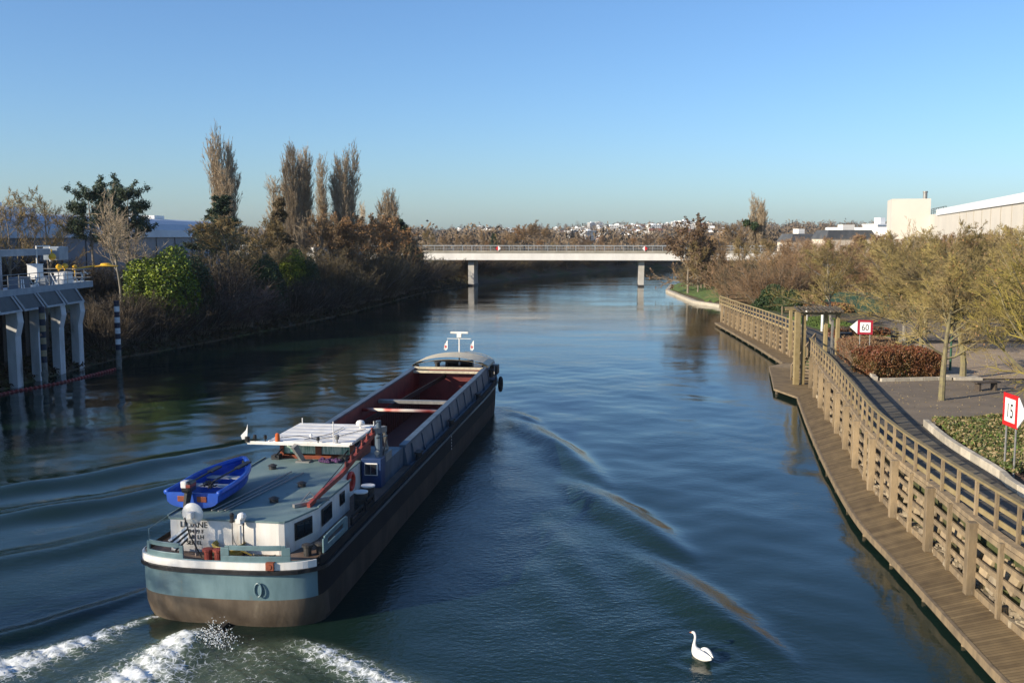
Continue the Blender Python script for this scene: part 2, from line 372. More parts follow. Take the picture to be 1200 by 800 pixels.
def ground_mat():
    m = bpy.data.materials.new("bank_ground"); m.use_nodes = True; N = m.node_tree.nodes; L = m.node_tree.links; b = N["Principled BSDF"]
    b.inputs["Roughness"].default_value = .95
    g = N.new("ShaderNodeNewGeometry")
    n1 = N.new("ShaderNodeTexNoise"); n1.inputs["Scale"].default_value = .12; n1.inputs["Detail"].default_value = 6; L.new(g.outputs["Position"], n1.inputs["Vector"])
    n2 = N.new("ShaderNodeTexNoise"); n2.inputs["Scale"].default_value = 2.5; n2.inputs["Detail"].default_value = 8; L.new(g.outputs["Position"], n2.inputs["Vector"])
    r1 = N.new("ShaderNodeValToRGB"); E_ = r1.color_ramp.elements; E_[0].position = .35; E_[0].color = (.085,.065,.04,1); E_[1].position = .62; E_[1].color = (.07,.085,.028,1)
    e = E_.new(.5); e.color = (.115,.09,.055,1)
    r2 = N.new("ShaderNodeValToRGB"); r2.color_ramp.elements[0].color = (.55,.55,.55,1); r2.color_ramp.elements[0].position = .3; r2.color_ramp.elements[1].color = (1.25,1.2,1.1,1); r2.color_ramp.elements[1].position = .75
    mx = N.new("ShaderNodeMix"); mx.data_type = 'RGBA'; mx.blend_type = 'MULTIPLY'; mx.inputs[0].default_value = 1
    L.new(n1.outputs["Fac"], r1.inputs[0]); L.new(n2.outputs["Fac"], r2.inputs[0]); L.new(r1.outputs[0], mx.inputs[6]); L.new(r2.outputs[0], mx.inputs[7]); L.new(mx.outputs[2], b.inputs["Base Color"])
    bm = N.new("ShaderNodeBump"); bm.inputs["Strength"].default_value = .7; bm.inputs["Distance"].default_value = .12; L.new(n2.outputs["Fac"], bm.inputs["Height"]); L.new(bm.outputs[0], b.inputs["Normal"])
    return m
M_ground = ground_mat()
tag(link("ground", npmesh("ground", V, F, M_ground)), kind='structure')

# ------------------------------------------------------------------ barge frame (used by the wake too)
BA = math.radians(7.3); BO = Vector((-7.9, 26.2, 0)); BU = Vector((math.sin(BA), math.cos(BA), 0)); BV = Vector((math.cos(BA), -math.sin(BA), 0))
def b2w(u, v, z=0): return BO + BU*u + BV*v + Vector((0, 0, z))

# ------------------------------------------------------------------ water
def ridge(X, Y, pts, wid, amp, asym=0.0):
    """a wave crest along a polyline with tapering ends"""
    P = np.array(pts, float); Z = np.zeros_like(X); best = np.full_like(X, 1e9); tt = np.zeros_like(X); sg = np.zeros_like(X)
    cum = np.concatenate([[0], np.cumsum(np.hypot(*(P[1:]-P[:-1]).T))]); tot = cum[-1]
    for i in range(len(P)-1):
        a = P[i]; d = P[i+1]-a; l = np.hypot(*d); d = d/l
        t = np.clip((X-a[0])*d[0]+(Y-a[1])*d[1], 0, l); dx = X-a[0]-t*d[0]; dy = Y-a[1]-t*d[1]; q = np.hypot(dx, dy)
        m = q < best; best = np.where(m, q, best); tt = np.where(m, (cum[i]+t)/tot, tt); sg = np.where(m, np.sign(dx*d[1]-dy*d[0]), sg)
    w = wid; s = best*sg/w
    e = np.sin(np.pi*np.clip(tt*.94+.03, 0, 1)); s = s/(.55+.6*e)
    return amp*np.exp(-s*s)*np.cos(s*1.3) * e**1.1*(1+.07*np.sin(X*.8+Y*.9)+.04*vnoise(X, Y, 1.3))
CRESTS = [  # starboard echelon of the bow wave, then the port one
    ([(-0.6,60.6),(1.6,55.8)], .6, .20), ([(-.4,58.5),(2.9,47.5)], .9, .26), ([(1.2,53.5),(4.2,41.0)], 1.0, .29), ([(2.4,43.0),(6.0,31.8)], 1.05, .31),
    ([(4.1,32.6),(5.3,28.6),(6.9,24.2)], .95, .29), ([(1.9,44.0),(3.9,35.5)], .6, .10), ([(1.2,36.5),(3.0,28.0)], .7, .08), ([(.3,33),(2.0,25)], .7, .05),
    ([(-12.6,52),(-18.5,43.5),(-26,37)], 1.3, .27), ([(-11.5,45),(-16.5,39),(-24,33)], 1.2, .27), ([(-11.2,38.5),(-15.5,33),(-21,28.5)], 1.0, .16),
    ([(-10.8,29.5),(-13.0,26.2),(-17,22.5)], .55, .16),
]
def wave_z(X, Y):
    Z = np.zeros_like(X)
    for p, w, a in CRESTS: Z = Z + ridge(X, Y, p, w, a)
    # long low swell and cross chop
    env = sst(14, 20, Y)*(1-sst(72, 95, Y))
    Z = Z + env*(.018*np.sin(X*.9+Y*.35+np.sin(Y*.3))+.014*np.sin(X*.5-Y*.8+1.2)+.012*vnoise(X, Y, 1.7))
    dsw = np.hypot(X-4.8, Y-24.35); Z = Z + .022*np.exp(-dsw/1.1)*np.sin(dsw*9)+.012*np.exp(-dsw/2.2)*np.sin(dsw*6+1)
    # hull trough
    u = (X-BO.x)*BU.x+(Y-BO.y)*BU.y; v = (X-BO.x)*BV.x+(Y-BO.y)*BV.y
    # propeller wash behind the stern
    fo = foam_f(u, v)
    Z = Z + fo*(.05+.035*vnoise(X, Y, 5.7)+.04*vnoise(X, Y, 13.3, 2)+.035*vnoise(X, Y, 27., 3))
    Z = Z + .22*np.exp(-((u+1.3)/1.2)**2-((v+.4)/.7)**2)
    Z = Z - .10*np.exp(-((u+2.6)/1.6)**2-((v-.9)/1.0)**2)
    return Z
def foam_f(u, v):
    s = -u   # metres behind the stern
    def band(c0, sl, w0, wg, s0, s1, amp):
        c = c0+sl*s; w = w0+wg*np.maximum(s, 0); return amp*np.exp(-((v-c)/w)**2)*sst(s0, s0+1, s)*(1-sst(s1, s1+6, s))
    f = band(-.55, -.12, .40, .20, -.1, 9, 1.2)          # main white wash
    f = f + band(1.95, 1.25, .5, .22, .0, 10, 1.05)       # right-hand foam
    f = f + band(-2.6, -.62, .24, .16, -1.2, 9, 1.1)       # left-hand edge foam
    f = f + band(-2.0, -.70, .5, .30, .2, 9, .55)
    f = f + band(1.0, .2, 1.4, .3, .1, 9, .50)
    return np.clip(f, 0, 1.3)
def grid_patch(xs, yy):
    X, Y = np.meshgrid(xs, yy); n = len(xs); k = len(yy)
    i = np.arange(k-1)[:,None]*n+np.arange(n-1)[None,:]; Fq = np.stack([i, i+1, i+n+1, i+n], -1).reshape(-1, 4)
    return X, Y, Fq
xs = np.concatenate([np.arange(-34, -16, .22), np.arange(-16, 9, .09), np.arange(9, 16, .2)])
yy = np.concatenate([np.arange(14, 28.5, .085), np.arange(28.5, 50, .14), np.arange(50, 96, .28)])
X, Y, Fq = grid_patch(xs, yy)
edge = sst(-34, -31, X)*(1-sst(14, 16, X))*(1-sst(88, 95, Y))*sst(14, 16, Y)
Z = wave_z(X, Y)*edge
u_ = (X-BO.x)*BU.x+(Y-BO.y)*BU.y; v_ = (X-BO.x)*BV.x+(Y-BO.y)*BV.y
FO = foam_f(u_, v_)*edge
# thin foam on the bow wave beside the shoulder
Vn = np.stack([X.ravel(), Y.ravel(), Z.ravel()], 1)
x1, x2, y1, y2 = float(xs[0]), float(xs[-1]), float(yy[0]), float(yy[-1])
def quad(x0, x3, y0, y3, nx, ny):
    a, b, f = grid_patch(np.linspace(x0, x3, nx+1), np.linspace(y0, y3, ny+1)); return np.stack([a.ravel(), b.ravel(), 0*a.ravel()], 1), f
parts = [(Vn, Fq)] + [quad(-400, x1, -200, 1200, 6, 10), quad(x2, 700, -200, 1200, 6, 10), quad(x1, x2, -200, y1, 2, 4), quad(x1, x2, y2, 1200, 4, 20)]
VV = []; FF = []; o = 0; fo = []
for a, b in parts: VV.append(a); FF.append(b+o); o += len(a); fo.append(FO.ravel() if a is Vn else np.zeros(len(a)))
me = npmesh("river_water", np.concatenate(VV), np.concatenate(FF), [], smooth=True)
lineV = 4.6+(35-u_)*.31; CH = (sst(-.5, 2.0, lineV-v_)*(v_ > 0)*(1.0) + .45*sst(-.5, 2.0, 2.7+(35-u_)*.25+v_)*(v_ <= 0))*sst(-6, 2, 38-u_)*edge
CH = CH*(u_ < 36)
ch = np.concatenate([CH.ravel()]+[np.zeros(len(a)) for a, b in parts[1:]]); ac = me.attributes.new("chop", 'FLOAT', 'POINT'); ac.data.foreach_set('value', ch.astype(np.float32))
at = me.attributes.new("foam", 'FLOAT', 'POINT'); at.data.foreach_set('value', np.concatenate(fo).astype(np.float32))
def water_mat():
    m = bpy.data.materials.new("river_water"); m.use_nodes = True; N = m.node_tree.nodes; L = m.node_tree.links; b = N["Principled BSDF"]
    b.inputs["Roughness"].default_value = .035; b.inputs["IOR"].default_value = 1.34
    g = N.new("ShaderNodeNewGeometry"); pos = g.outputs["Position"]
    def noise(scale, sx, sy, det=3, rot=0):
        mp = N.new("ShaderNodeMapping"); mp.inputs["Scale"].default_value = (sx, sy, 1); mp.inputs["Rotation"].default_value = (0, 0, rot); L.new(pos, mp.inputs[0])
        n = N.new("ShaderNodeTexNoise"); n.inputs["Scale"].default_value = scale; n.inputs["Detail"].default_value = det; n.inputs["Roughness"].default_value = .55
        L.new(mp.outputs[0], n.inputs["Vector"]); return n.outputs["Fac"]
    def math_(op, a, c):
        n = N.new("ShaderNodeMath"); n.operation = op
        for i, q in enumerate((a, c)):
            if isinstance(q, (int, float)): n.inputs[i].default_value = q
            else: L.new(q, n.inputs[i])
        return n.outputs[0]
    a = noise(1.0, .9, 1.25, 4, .25); c = noise(4.2, .9, 1.2, 4, -.3); d = noise(.25, 1, 1, 2); fine = noise(9, 1, 1.3, 2, .5)
    patch = noise(.07, .8, 1.6, 2)
    pr = N.new("ShaderNodeMapRange"); pr.inputs[1].default_value = .35; pr.inputs[2].default_value = .65; pr.inputs[3].default_value = .28; pr.inputs[4].default_value = 1.15; L.new(patch, pr.inputs[0])
    h = math_('ADD', math_('MULTIPLY', a, .036), math_('ADD', math_('MULTIPLY', c, .019), math_('ADD', math_('MULTIPLY', d, .05), math_('MULTIPLY', fine, .0075))))
    h = math_('MULTIPLY', h, pr.outputs[0])
    ca = N.new("ShaderNodeAttribute"); ca.attribute_name = "chop"
    h = math_('ADD', h, math_('MULTIPLY', ca.outputs["Fac"], math_('ADD', math_('MULTIPLY', c, .045), math_('MULTIPLY', fine, .016))))
    bm = N.new("ShaderNodeBump"); bm.inputs["Strength"].default_value = .42; bm.inputs["Distance"].default_value = 1.0
    L.new(h, bm.inputs["Height"]); L.new(bm.outputs[0], b.inputs["Normal"])
    # body colour and foam
    at_ = N.new("ShaderNodeAttribute"); at_.attribute_name = "foam"
    f1 = noise(2.6, 1, 1, 9); f2 = noise(9, 1, 1, 8)
    v = N.new("ShaderNodeTexVoronoi"); v.inputs["Scale"].default_value = 4.5; v.feature = 'DISTANCE_TO_EDGE'
    dm = N.new("ShaderNodeTexNoise"); dm.inputs["Scale"].default_value = 3; dm.inputs["Detail"].default_value = 4; L.new(pos, dm.inputs["Vector"])
    vm = N.new("ShaderNodeVectorMath"); vm.operation = 'MULTIPLY_ADD'; L.new(dm.outputs["Color"], vm.inputs[0]); vm.inputs[1].default_value = (.5, .5, .5); L.new(pos, vm.inputs[2]); L.new(vm.outputs[0], v.inputs["Vector"])
    lace = N.new("ShaderNodeMapRange"); lace.inputs[1].default_value = 0; lace.inputs[2].default_value = .09; lace.inputs[3].default_value = .20; lace.inputs[4].default_value = -.06; L.new(v.outputs["Distance"], lace.inputs[0])
    s = math_('ADD', math_('MULTIPLY', f1, .85), math_('MULTIPLY', f2, .45)); s = math_('ADD', s, lace.outputs[0])
    s = math_('ADD', s, math_('MULTIPLY', at_.outputs["Fac"], .47))
    mr = N.new("ShaderNodeMapRange"); mr.inputs[1].default_value = .98; mr.inputs[2].default_value = 1.30; L.new(s, mr.inputs[0])
    gate = N.new("ShaderNodeMapRange"); gate.inputs[1].default_value = .12; gate.inputs[2].default_value = .45; L.new(at_.outputs["Fac"], gate.inputs[0])
    k = math_('MULTIPLY', mr.outputs[0], gate.outputs[0])
    # aerated green water in the wash
    aer = N.new("ShaderNodeMix"); aer.data_type = 'RGBA'; L.new(at_.outputs["Fac"], aer.inputs[0]); aer.inputs[6].default_value = (.008, .021, .016, 1); aer.inputs[7].default_value = (.10, .13, .085, 1)
    mx = N.new("ShaderNodeMix"); mx.data_type = 'RGBA'; L.new(k, mx.inputs[0]); L.new(aer.outputs[2], mx.inputs[6]); mx.inputs[7].default_value = (.78, .81, .80, 1); L.new(mx.outputs[2], b.inputs["Base Color"])
    rr = N.new("ShaderNodeMapRange"); rr.inputs[3].default_value = .035; rr.inputs[4].default_value = .8; L.new(k, rr.inputs[0]); L.new(rr.outputs[0], b.inputs["Roughness"])
    return m
me.materials.append(water_mat())
tag(link("river_water", me), kind='structure')

# ------------------------------------------------------------------ trees
def nrm(a): return a/np.maximum(np.linalg.norm(a, axis=-1, keepdims=True), 1e-9)
def grow(rg, start, dirs, length, rad, k=4, wob=.12, trop=0.0, taper=.25):
    """branches as polylines (N,k+1,3)"""
    N_ = len(start); P = np.zeros((N_, k+1, 3)); P[:,0] = start; d = nrm(dirs)
    for i in range(k):
        d = nrm(d + rg.normal(0, wob, (N_, 3)) + np.array([0, 0, trop])); P[:,i+1] = P[:,i] + d*(length/k)[:,None]
    t = np.linspace(1, taper, k+1)[None,:]; return P, rad[:,None]*t
def children(rg, P, Rd, n, t0, t1, ang, lr, rr, length, angj=.25, power=1.0, tipshort=.6):
    N_, K, _ = P.shape; K -= 1; idx = np.repeat(np.arange(N_), n); t = (t0+(t1-t0)*rg.rand(len(idx))**power)
    f = t*K; i = np.minimum(f.astype(int), K-1); fr = (f-i)[:,None]
    p = P[idx, i]*(1-fr)+P[idx, i+1]*fr; d = nrm(P[idx, i+1]-P[idx, i]); r = Rd[idx, i]*(1-fr[:,0])+Rd[idx, i+1]*fr[:,0]
    q = nrm(np.cross(d, rg.normal(size=d.shape))); a = ang+rg.normal(0, angj, len(idx))
    nd = d*np.cos(a)[:,None]+q*np.sin(a)[:,None]
    L_ = length[idx]*lr*(1-tipshort*t)*(.7+.6*rg.rand(len(idx)))
    return p, nd, L_, r*rr
def prisms(P, Rd, sides=3):
    N_, K, _ = P.shape; d = np.zeros_like(P); d[:,1:-1] = P[:,2:]-P[:,:-2]; d[:,0] = P[:,1]-P[:,0]; d[:,-1] = P[:,-1]-P[:,-2]; d = nrm(d)
    ref = np.where(np.abs(d[...,2:3]) > .9, np.array([1., 0, 0]), np.array([0, 0, 1.])); u = nrm(np.cross(d, ref)); w = np.cross(d, u)
    a = np.arange(sides)*2*np.pi/sides
    Vv = P[:,:,None,:]+Rd[:,:,None,None]*(u[:,:,None,:]*np.cos(a)[None,None,:,None]+w[:,:,None,:]*np.sin(a)[None,None,:,None])
    base = (np.arange(N_)[:,None,None]*K+np.arange(K-1)[None,:,None])*sides+np.arange(sides)[None,None,:]
    nx = (np.arange(N_)[:,None,None]*K+np.arange(K-1)[None,:,None])*sides+((np.arange(sides)+1) % sides)[None,None,:]
    Ff = np.stack([base, nx, nx+sides, base+sides], -1).reshape(-1, 4); return Vv.reshape(-1, 3), Ff
def leaves(rg, pts, size, spread=.1, long=1.6, up=None):
    n = len(pts); c = pts+rg.normal(0, spread, (n, 3)); a = nrm(rg.normal(size=(n, 3))); b = nrm(np.cross(a, rg.normal(size=(n, 3))))
    if up is not None: a = nrm(a+up); b = nrm(np.cross(a, rg.normal(size=(n, 3))))
    s = size*(.6+.8*rg.rand(n))[:,None]; Vv = np.stack([c-a*s*long, c+b*s, c+a*s*long, c-b*s], 1).reshape(-1, 3)
    return Vv, np.arange(4*n).reshape(-1, 4)
def join(lst):
    VV = []; FF = []; MI = []; o = 0
    for v, f, m in lst: VV.append(v); FF.append(f+o); MI.append(np.full(len(f), m)); o += len(v)
    return np.concatenate(VV), np.concatenate(FF), np.concatenate(MI)

PROTO = {}
def reg(key, trunk, crown, tm, cm):
    tv, tf, _ = join(trunk); cv, cf, ci = join(crown)
    PROTO[key] = (npmesh("trunk_"+key, tv, tf, tm), npmesh("crown_"+key, cv, cf, cm, ci))
def p_spread(key, seed, H_=10, clear=.25, R0=.16, n1=16, n2=9, n3=9, ang=.95, trop=.10, tm=None, cm=None, leafn=0, leafs=.05, tw=.010, lean=(0, 0), l1=.62, n4=0, lr2=.55, lr3=.55):
    rg = rs(seed); P, Rd = grow(rg, np.zeros((1, 3)), np.array([[lean[0], lean[1], 1.]]), np.array([H_*.82]), np.array([R0]), k=8, wob=.05, taper=.15)
    tr = [(*prisms(P, Rd, 8), 0)]
    s, d, l, r = children(rg, P, Rd, n1, clear, 1, ang, l1, .55, np.array([H_*.82]), power=.8, tipshort=.62); P1, R1 = grow(rg, s, d, l, r, 6, .12, trop)
    tr.append((*prisms(P1, R1, 4), 0))
    s, d, l, r = children(rg, P1, R1, n2, .15, 1, .75, lr2, .6, l); P2, R2 = grow(rg, s, d, l, np.maximum(r, tw*1.5), 4, .15, trop)
    s, d, l, r = children(rg, P2, R2, n3, .1, 1, .65, lr3, .6, l); P3, R3 = grow(rg, s, d, l, np.maximum(r*.8, tw), 3, .16, trop, taper=.5)
    cr = [(*prisms(P2, R2, 3), 0), (*prisms(P3, R3, 3), 0)]; last = P3
    if n4:
        s, d, l, r = children(rg, P3, R3, n4, .1, 1, .6, .6, .7, l); P4, R4 = grow(rg, s, d, l, np.full(len(s), tw*.8), 2, .16, trop, taper=.6); cr.append((*prisms(P4, R4, 3), 0)); last = P4
    if leafn:
        q = last.reshape(-1, 3); q = q[rg.randint(0, len(q), leafn)]; cr.append((*leaves(rg, q, leafs, .08), 1))
    reg(key, tr, cr, tm, cm)
def p_poplar(key, seed, H_=26, stems=9, tm=None, cm=None, spreadr=2.2, dens=1.0, tw=.028):
    rg = rs(seed); st = np.zeros((stems, 3)); st[:,2] = rg.uniform(0, H_*.12, stems); st[0] = 0
    a = rg.rand(stems)*2*np.pi; lf = np.sqrt(rg.rand(stems)); lean = (.02+.12*lf)*spreadr/2.2; lean[0] = 0.005
    dr = np.stack([np.cos(a)*lean, np.sin(a)*lean, np.ones(stems)], 1)
    ln = H_*(.98-.30*lf)*rg.uniform(.93, 1.03, stems); ln[0] = H_*.97
    P, Rd = grow(rg, st, dr, ln, np.concatenate([[.32], rg.uniform(.10, .18, stems-1)]), 10, .012, .035, taper=.1)
    s, d, l, r = children(rg, P, Rd, int(74*dens), .06, 1, .44, .27, .4, ln, power=.9, tipshort=.55, angj=.12); P1, R1 = grow(rg, s, d, l, np.maximum(r*.8, tw*1.3), 5, .05, .13)
    s, d, l, r = children(rg, P1, R1, 8, .1, 1, .38, .42, .6, l, angj=.15); P2, R2 = grow(rg, s, d, l, np.full(len(s), tw), 3, .07, .10, taper=.5)
    s, d, l, r = children(rg, P2, R2, 2, .2, 1, .35, .6, .6, l, angj=.15); P3, R3 = grow(rg, s, d, l, np.full(len(s), tw*.8), 2, .07, .08, taper=.5)
    reg(key, [(*prisms(P, Rd, 6), 0)], [(*prisms(P1, R1, 3), 0), (*prisms(P2, R2, 3), 0), (*prisms(P3, R3, 3), 0)], tm, cm)
def p_bush(key, seed, H_=4, Rr=3, stems=60, n2=7, n3=6, tw=.018, tm=None, cm=None, leafn=0, leafs=.06):
    rg = rs(seed); a = rg.rand(stems)*2*np.pi; rr = Rr*.35*np.sqrt(rg.rand(stems)); st = np.stack([rr*np.cos(a), rr*np.sin(a), np.zeros(stems)], 1)
    t = rg.uniform(0, 1.0, stems); dr = np.stack([np.cos(a)*t*Rr/H_, np.sin(a)*t*Rr/H_, np.ones(stems)*.9], 1)
    ln = H_*rg.uniform(.55, 1.0, stems); P, Rd = grow(rg, st, dr, ln, rg.uniform(.025, .05, stems), 5, .12, .03)
    s, d, l, r = children(rg, P, Rd, n2, .1, 1, .6, .5, .6, ln); P1, R1 = grow(rg, s, d, l, np.maximum(r, tw), 4, .15, .06)
    s, d, l, r = children(rg, P1, R1, n3, .1, 1, .6, .55, .6, l); P2, R2 = grow(rg, s, d, l, np.full(len(s), tw*.8), 2, .15, .06, taper=.5)
    cr = [(*prisms(P1, R1, 3), 0), (*prisms(P2, R2, 3), 0)]
    if leafn: q = P2.reshape(-1, 3); cr.append((*leaves(rg, q[rg.randint(0, len(q), leafn)], leafs, .1), 1))
    reg(key, [(*prisms(P, Rd, 4), 0)], cr, tm, cm)
def blobpts(rg, n, rx, ry, rz, lumps=9, depth=.28):
    """points near the surface of a lumpy ellipsoid sitting on z=0"""
    d = nrm(rg.normal(size=(n, 3))); d[:,2] = np.abs(d[:,2])*1.0-.25*rg.rand(n); d = nrm(d)
    c = nrm(rg.normal(size=(lumps, 3))); c[:,2] = np.abs(c[:,2]); amp = rg.uniform(.06, .26, lumps)
    f = 1-.12+sum(amp[i]*np.exp(-(1-d@c[i])*9) for i in range(lumps))
    # clumpy twigs: pull clusters in and out
    cc = nrm(rg.normal(size=(220, 3))); k = np.argmax(d@cc.T, 1); am = rg.uniform(-.10, .08, 220); f = f+am[k]
    rad = f*(1-depth*rg.rand(n)**1.6); return np.stack([d[:,0]*rx*rad, d[:,1]*ry*rad, np.maximum(d[:,2]*rad, -.05)*rz+rz*.06], 1), d
def p_evergreen(key, seed, rx=3.4, ry=3, rz=5, n=14000, leaf=.10, cm=None, lumps=9, core=True):
    rg = rs(seed); pts, d = blobpts(rg, n, rx, ry, rz, lumps)
    v, f = leaves(rg, pts, leaf, .05, 1.5, up=d*.2); cmi = (rg.rand(n) < .3).astype(int) if len(cm) > 1 else np.zeros(n, int)
    # stems inside
    st = 14; a = rg.rand(st)*2*np.pi; P, Rd = grow(rg, np.stack([.3*np.cos(a), .3*np.sin(a), 0*a-.1], 1), np.stack([np.cos(a)*.5*rx/rz, np.sin(a)*.5*rx/rz, 1+0*a], 1), np.full(st, rz*.8), np.full(st, .06), 5, .08)
    reg(key, [(*prisms(P, Rd, 4), 0)], [(v[np.repeat(cmi == 0, 4)], np.arange(4*int((cmi == 0).sum())).reshape(-1, 4), 0), (v[np.repeat(cmi == 1, 4)], np.arange(4*int((cmi == 1).sum())).reshape(-1, 4), 1)], M_bark, cm if len(cm) > 1 else cm*2)
def p_pine(key, seed, H_=11, cm=None, tiers=26, wide=.34, droop=-.02, conic=True, tm=None, bare=.3):
    rg = rs(seed); P, Rd = grow(rg, np.zeros((1, 3)), np.array([[0, 0, 1.]]), np.array([H_]), np.array([.22]), 8, .03, taper=.15)
    s, d, l, r = children(rg, P, Rd, tiers*3, bare, .99, 1.25, wide, .3, np.array([H_]), tipshort=.85 if conic else .45, angj=.15); P1, R1 = grow(rg, s, d, l, np.maximum(r, .02), 5, .10, .10+droop)
    s, d, l, r = children(rg, P1, R1, 7, .35, 1, .6, .42, .6, l); P2, R2 = grow(rg, s, d, l, np.full(len(s), .015), 3, .12, .10)
    q = P2[:,1:].reshape(-1, 3); q = np.repeat(q, 9, 0); v, f = leaves(rg, q, .05, .13, 3.2, up=np.array([[0, 0, .8]]))
    reg(key, [(*prisms(P, Rd, 7), 0)], [(*prisms(P1, R1, 3), 1), (*prisms(P2, R2, 3), 1), (v, f, 0)], tm or M_bark, [cm, M_bark])

p_spread("street_a", 1, 8, .22, .13, 26, 11, 9, 1.0, .08, M_barkpale, [M_twlich, M_twbrown], tw=.010, l1=.62, n4=4)
p_spread("street_b", 2, 9, .22, .17, 28, 11, 9, 1.0, .08, M_barklich, [M_twlich, M_lforange], leafn=500, leafs=.028, tw=.010, l1=.60, n4=4)
p_spread("lichen_big", 3, 9.5, .16, .24, 26, 11, 9, .85, .07, M_barklich, [M_twyellow, M_lforange], leafn=700, leafs=.028, tw=.010, l1=.85, n4=3)
p_spread("round_bare", 4, 13, .18, .28, 24, 9, 9, .9, .08, M_bark, [M_twbrown], tw=.024, n4=3)
p_spread("olive_bare", 5, 12, .12, .2, 24, 9, 9, .9, .12, M_bark, [M_twolive], tw=.026, n4=3)
p_spread("orange_leaf", 6, 14, .18, .26, 24, 9, 8, .95, .06, M_bark, [M_twbrown, M_lforange], leafn=7000, leafs=.07, tw=.024)
p_spread("pale_bare", 7, 11, .10, .14, 18, 7, 6, .55, .10, M_barkpale, [M_twpoplar], tw=.020, l1=.7)
p_spread("red_birch", 8, 12, .10, .13, 34, 10, 9, .55, .12, M_bark, [M_twred], tw=.02, l1=.5, n4=2)
p_spread("sparse_bare", 17, 10, .15, .12, 16, 7, 6, .6, .10, M_bark, [M_twolive], tw=.016, l1=.6, n4=2)
p_spread("small_bare", 10, 8, .12, .10, 18, 9, 8, .7, .10, M_bark, [M_twbrown], tw=.018, l1=.6)
p_spread("rust_leaf", 16, 12, .12, .2, 26, 10, 8, 1.05, .03, M_bark, [M_twbrown, mat("rusty_leaves", (.14,.085,.045), (.10,.06,.035), rough=.7, scale=.8)], leafn=6500, leafs=.085, tw=.024)
p_poplar("poplar_wide", 11, 26, 15, M_barkpale, [M_twpoplar], 3.4, 1.0, tw=.036)
p_poplar("poplar_twin", 12, 26, 10, M_barkpale, [M_twpoplar], 2.4, tw=.034)
p_poplar("poplar_thin", 13, 24, 5, M_barkpale, [M_twpoplar], 1.3, .8)
p_bush("thicket_dark", 21, 5, 4.5, 80, 7, 6, .022, M_bark, [M_twdark])
p_bush("thicket_pink", 22, 3.4, 3.4, 80, 7, 6, .018, M_bark, [M_twpink])
p_bush("thicket_olive", 23, 6.5, 5, 80, 8, 7, .024, M_bark, [mat("shade_toned_scrub_twigs", (.15, .112, .055), (.10, .078, .04), rough=.95, scale=.5)])  # darker copy of the olive twigs, bank shade put into the colour
p_bush("thicket_red", 24, 7.5, 5, 90, 8, 7, .022, M_bark, [M_twred])
p_bush("shrub_red", 25, 1.7, .9, 60, 6, 5, .007, M_bark, [M_twred])
p_evergreen("laurel_bright", 31, 2.7, 2.5, 6.0, 34000, .065, [M_lfbright, M_lfdark], 16)
p_evergreen("laurel_dark", 32, 2.9, 2.7, 6.0, 30000, .07, [M_lfdark])
p_evergreen("holly_low", 33, 3.2, 2.6, 3.0, 16000, .08, [M_lfdark])
p_pine("pine", 41, 13, [M_lfpine][0], 22, .30, conic=False, bare=.45)
p_pine("fir", 42, 12, M_lfpine, 26, .30)
p_pine("brown_larch", 43, 13, mat("brown_conifer", (.10,.075,.03), (.13,.085,.04), rough=.8, scale=.6), 26, .24)
PH = {"street_a": 8, "street_b": 9, "lichen_big": 9.5, "round_bare": 13, "olive_bare": 12, "orange_leaf": 14, "pale_bare": 11, "red_birch": 12, "small_bare": 8, "sparse_bare": 10, "rust_leaf": 12,
      "poplar_wide": 26, "poplar_twin": 26, "poplar_thin": 24, "thicket_dark": 5.5, "thicket_pink": 3.8, "thicket_olive": 7, "thicket_red": 8, "shrub_red": 1.9, "laurel_bright": 6.3, "laurel_dark": 6.3, "holly_low": 3.1, "pine": 13, "fir": 12, "brown_larch": 13}
for k_ in PROTO:      # true heights of the finished prototypes
    co = np.zeros(len(PROTO[k_][1].vertices)*3, np.float32); PROTO[k_][1].vertices.foreach_get('co', co); PH[k_] = float(np.percentile(co[2::3], 99.96))
def plant(key, x, y, h, name, label, cat, group=None, wide=1.0, rz=None, zoff=0.0):
    s = h/PH[key]; z = float(gz(x, y))-.08+zoff
    t = thing(name, label, cat, (x, y, z), R.uniform(0, 6.28) if rz is None else rz, group, (s*wide, s*wide, s))
    link("trunk" if 'shrub' not in name and 'hedge' not in name and 'thicket' not in name else "stems", PROTO[key][0], t); link("crown" if 'shrub' not in name and 'hedge' not in name and 'thicket' not in name else "foliage", PROTO[key][1], t)
    return t

# ------------------------------------------------------------------ far concrete bridge
br = thing("concrete_bridge", "long white concrete road bridge crossing the river on two slim piers", "bridge", (0, 212, 0))
A_ = (-75, 5.5); B_ = (62, -7.5)          # ends of the deck, x and y relative
def bl(t): return Vector((A_[0]+(B_[0]-A_[0])*t, A_[1]+(B_[1]-A_[1])*t, 0))
bdir = (bl(1)-bl(0)).normalized(); bn = Vector((-bdir.y, bdir.x, 0))
def bbox(mb, x, s0, s1, z0, z1):   # helper: length range x=(t0,t1), across range, height range
    a = bl(x[0])+bn*((s0+s1)/2); b = bl(x[1])+bn*((s0+s1)/2); a.z = b.z = (z0+z1)/2; mb.bar(a, b, abs(s1-s0), z1-z0)
m = MB(); bbox(m, (0, 1), .3, 9.7, 6.9, 7.35); m.build("deck", M_concrete, br)
m = MB(); bbox(m, (0, 1), .0, .5, 5.55, 7.05); m.build("girder", M_bridge, br)
m = MB(); bbox(m, (0, 1), 9.5, 10, 5.55, 7.05); m.build("girder", M_bridge, br)
m = MB(); bbox(m, (0, 1), -.12, .25, 7.06, 7.5); m.build("parapet_kerb", mat("stained_parapet", (.36,.33,.27), (.26,.24,.19), rough=.9, scale=.5), br)
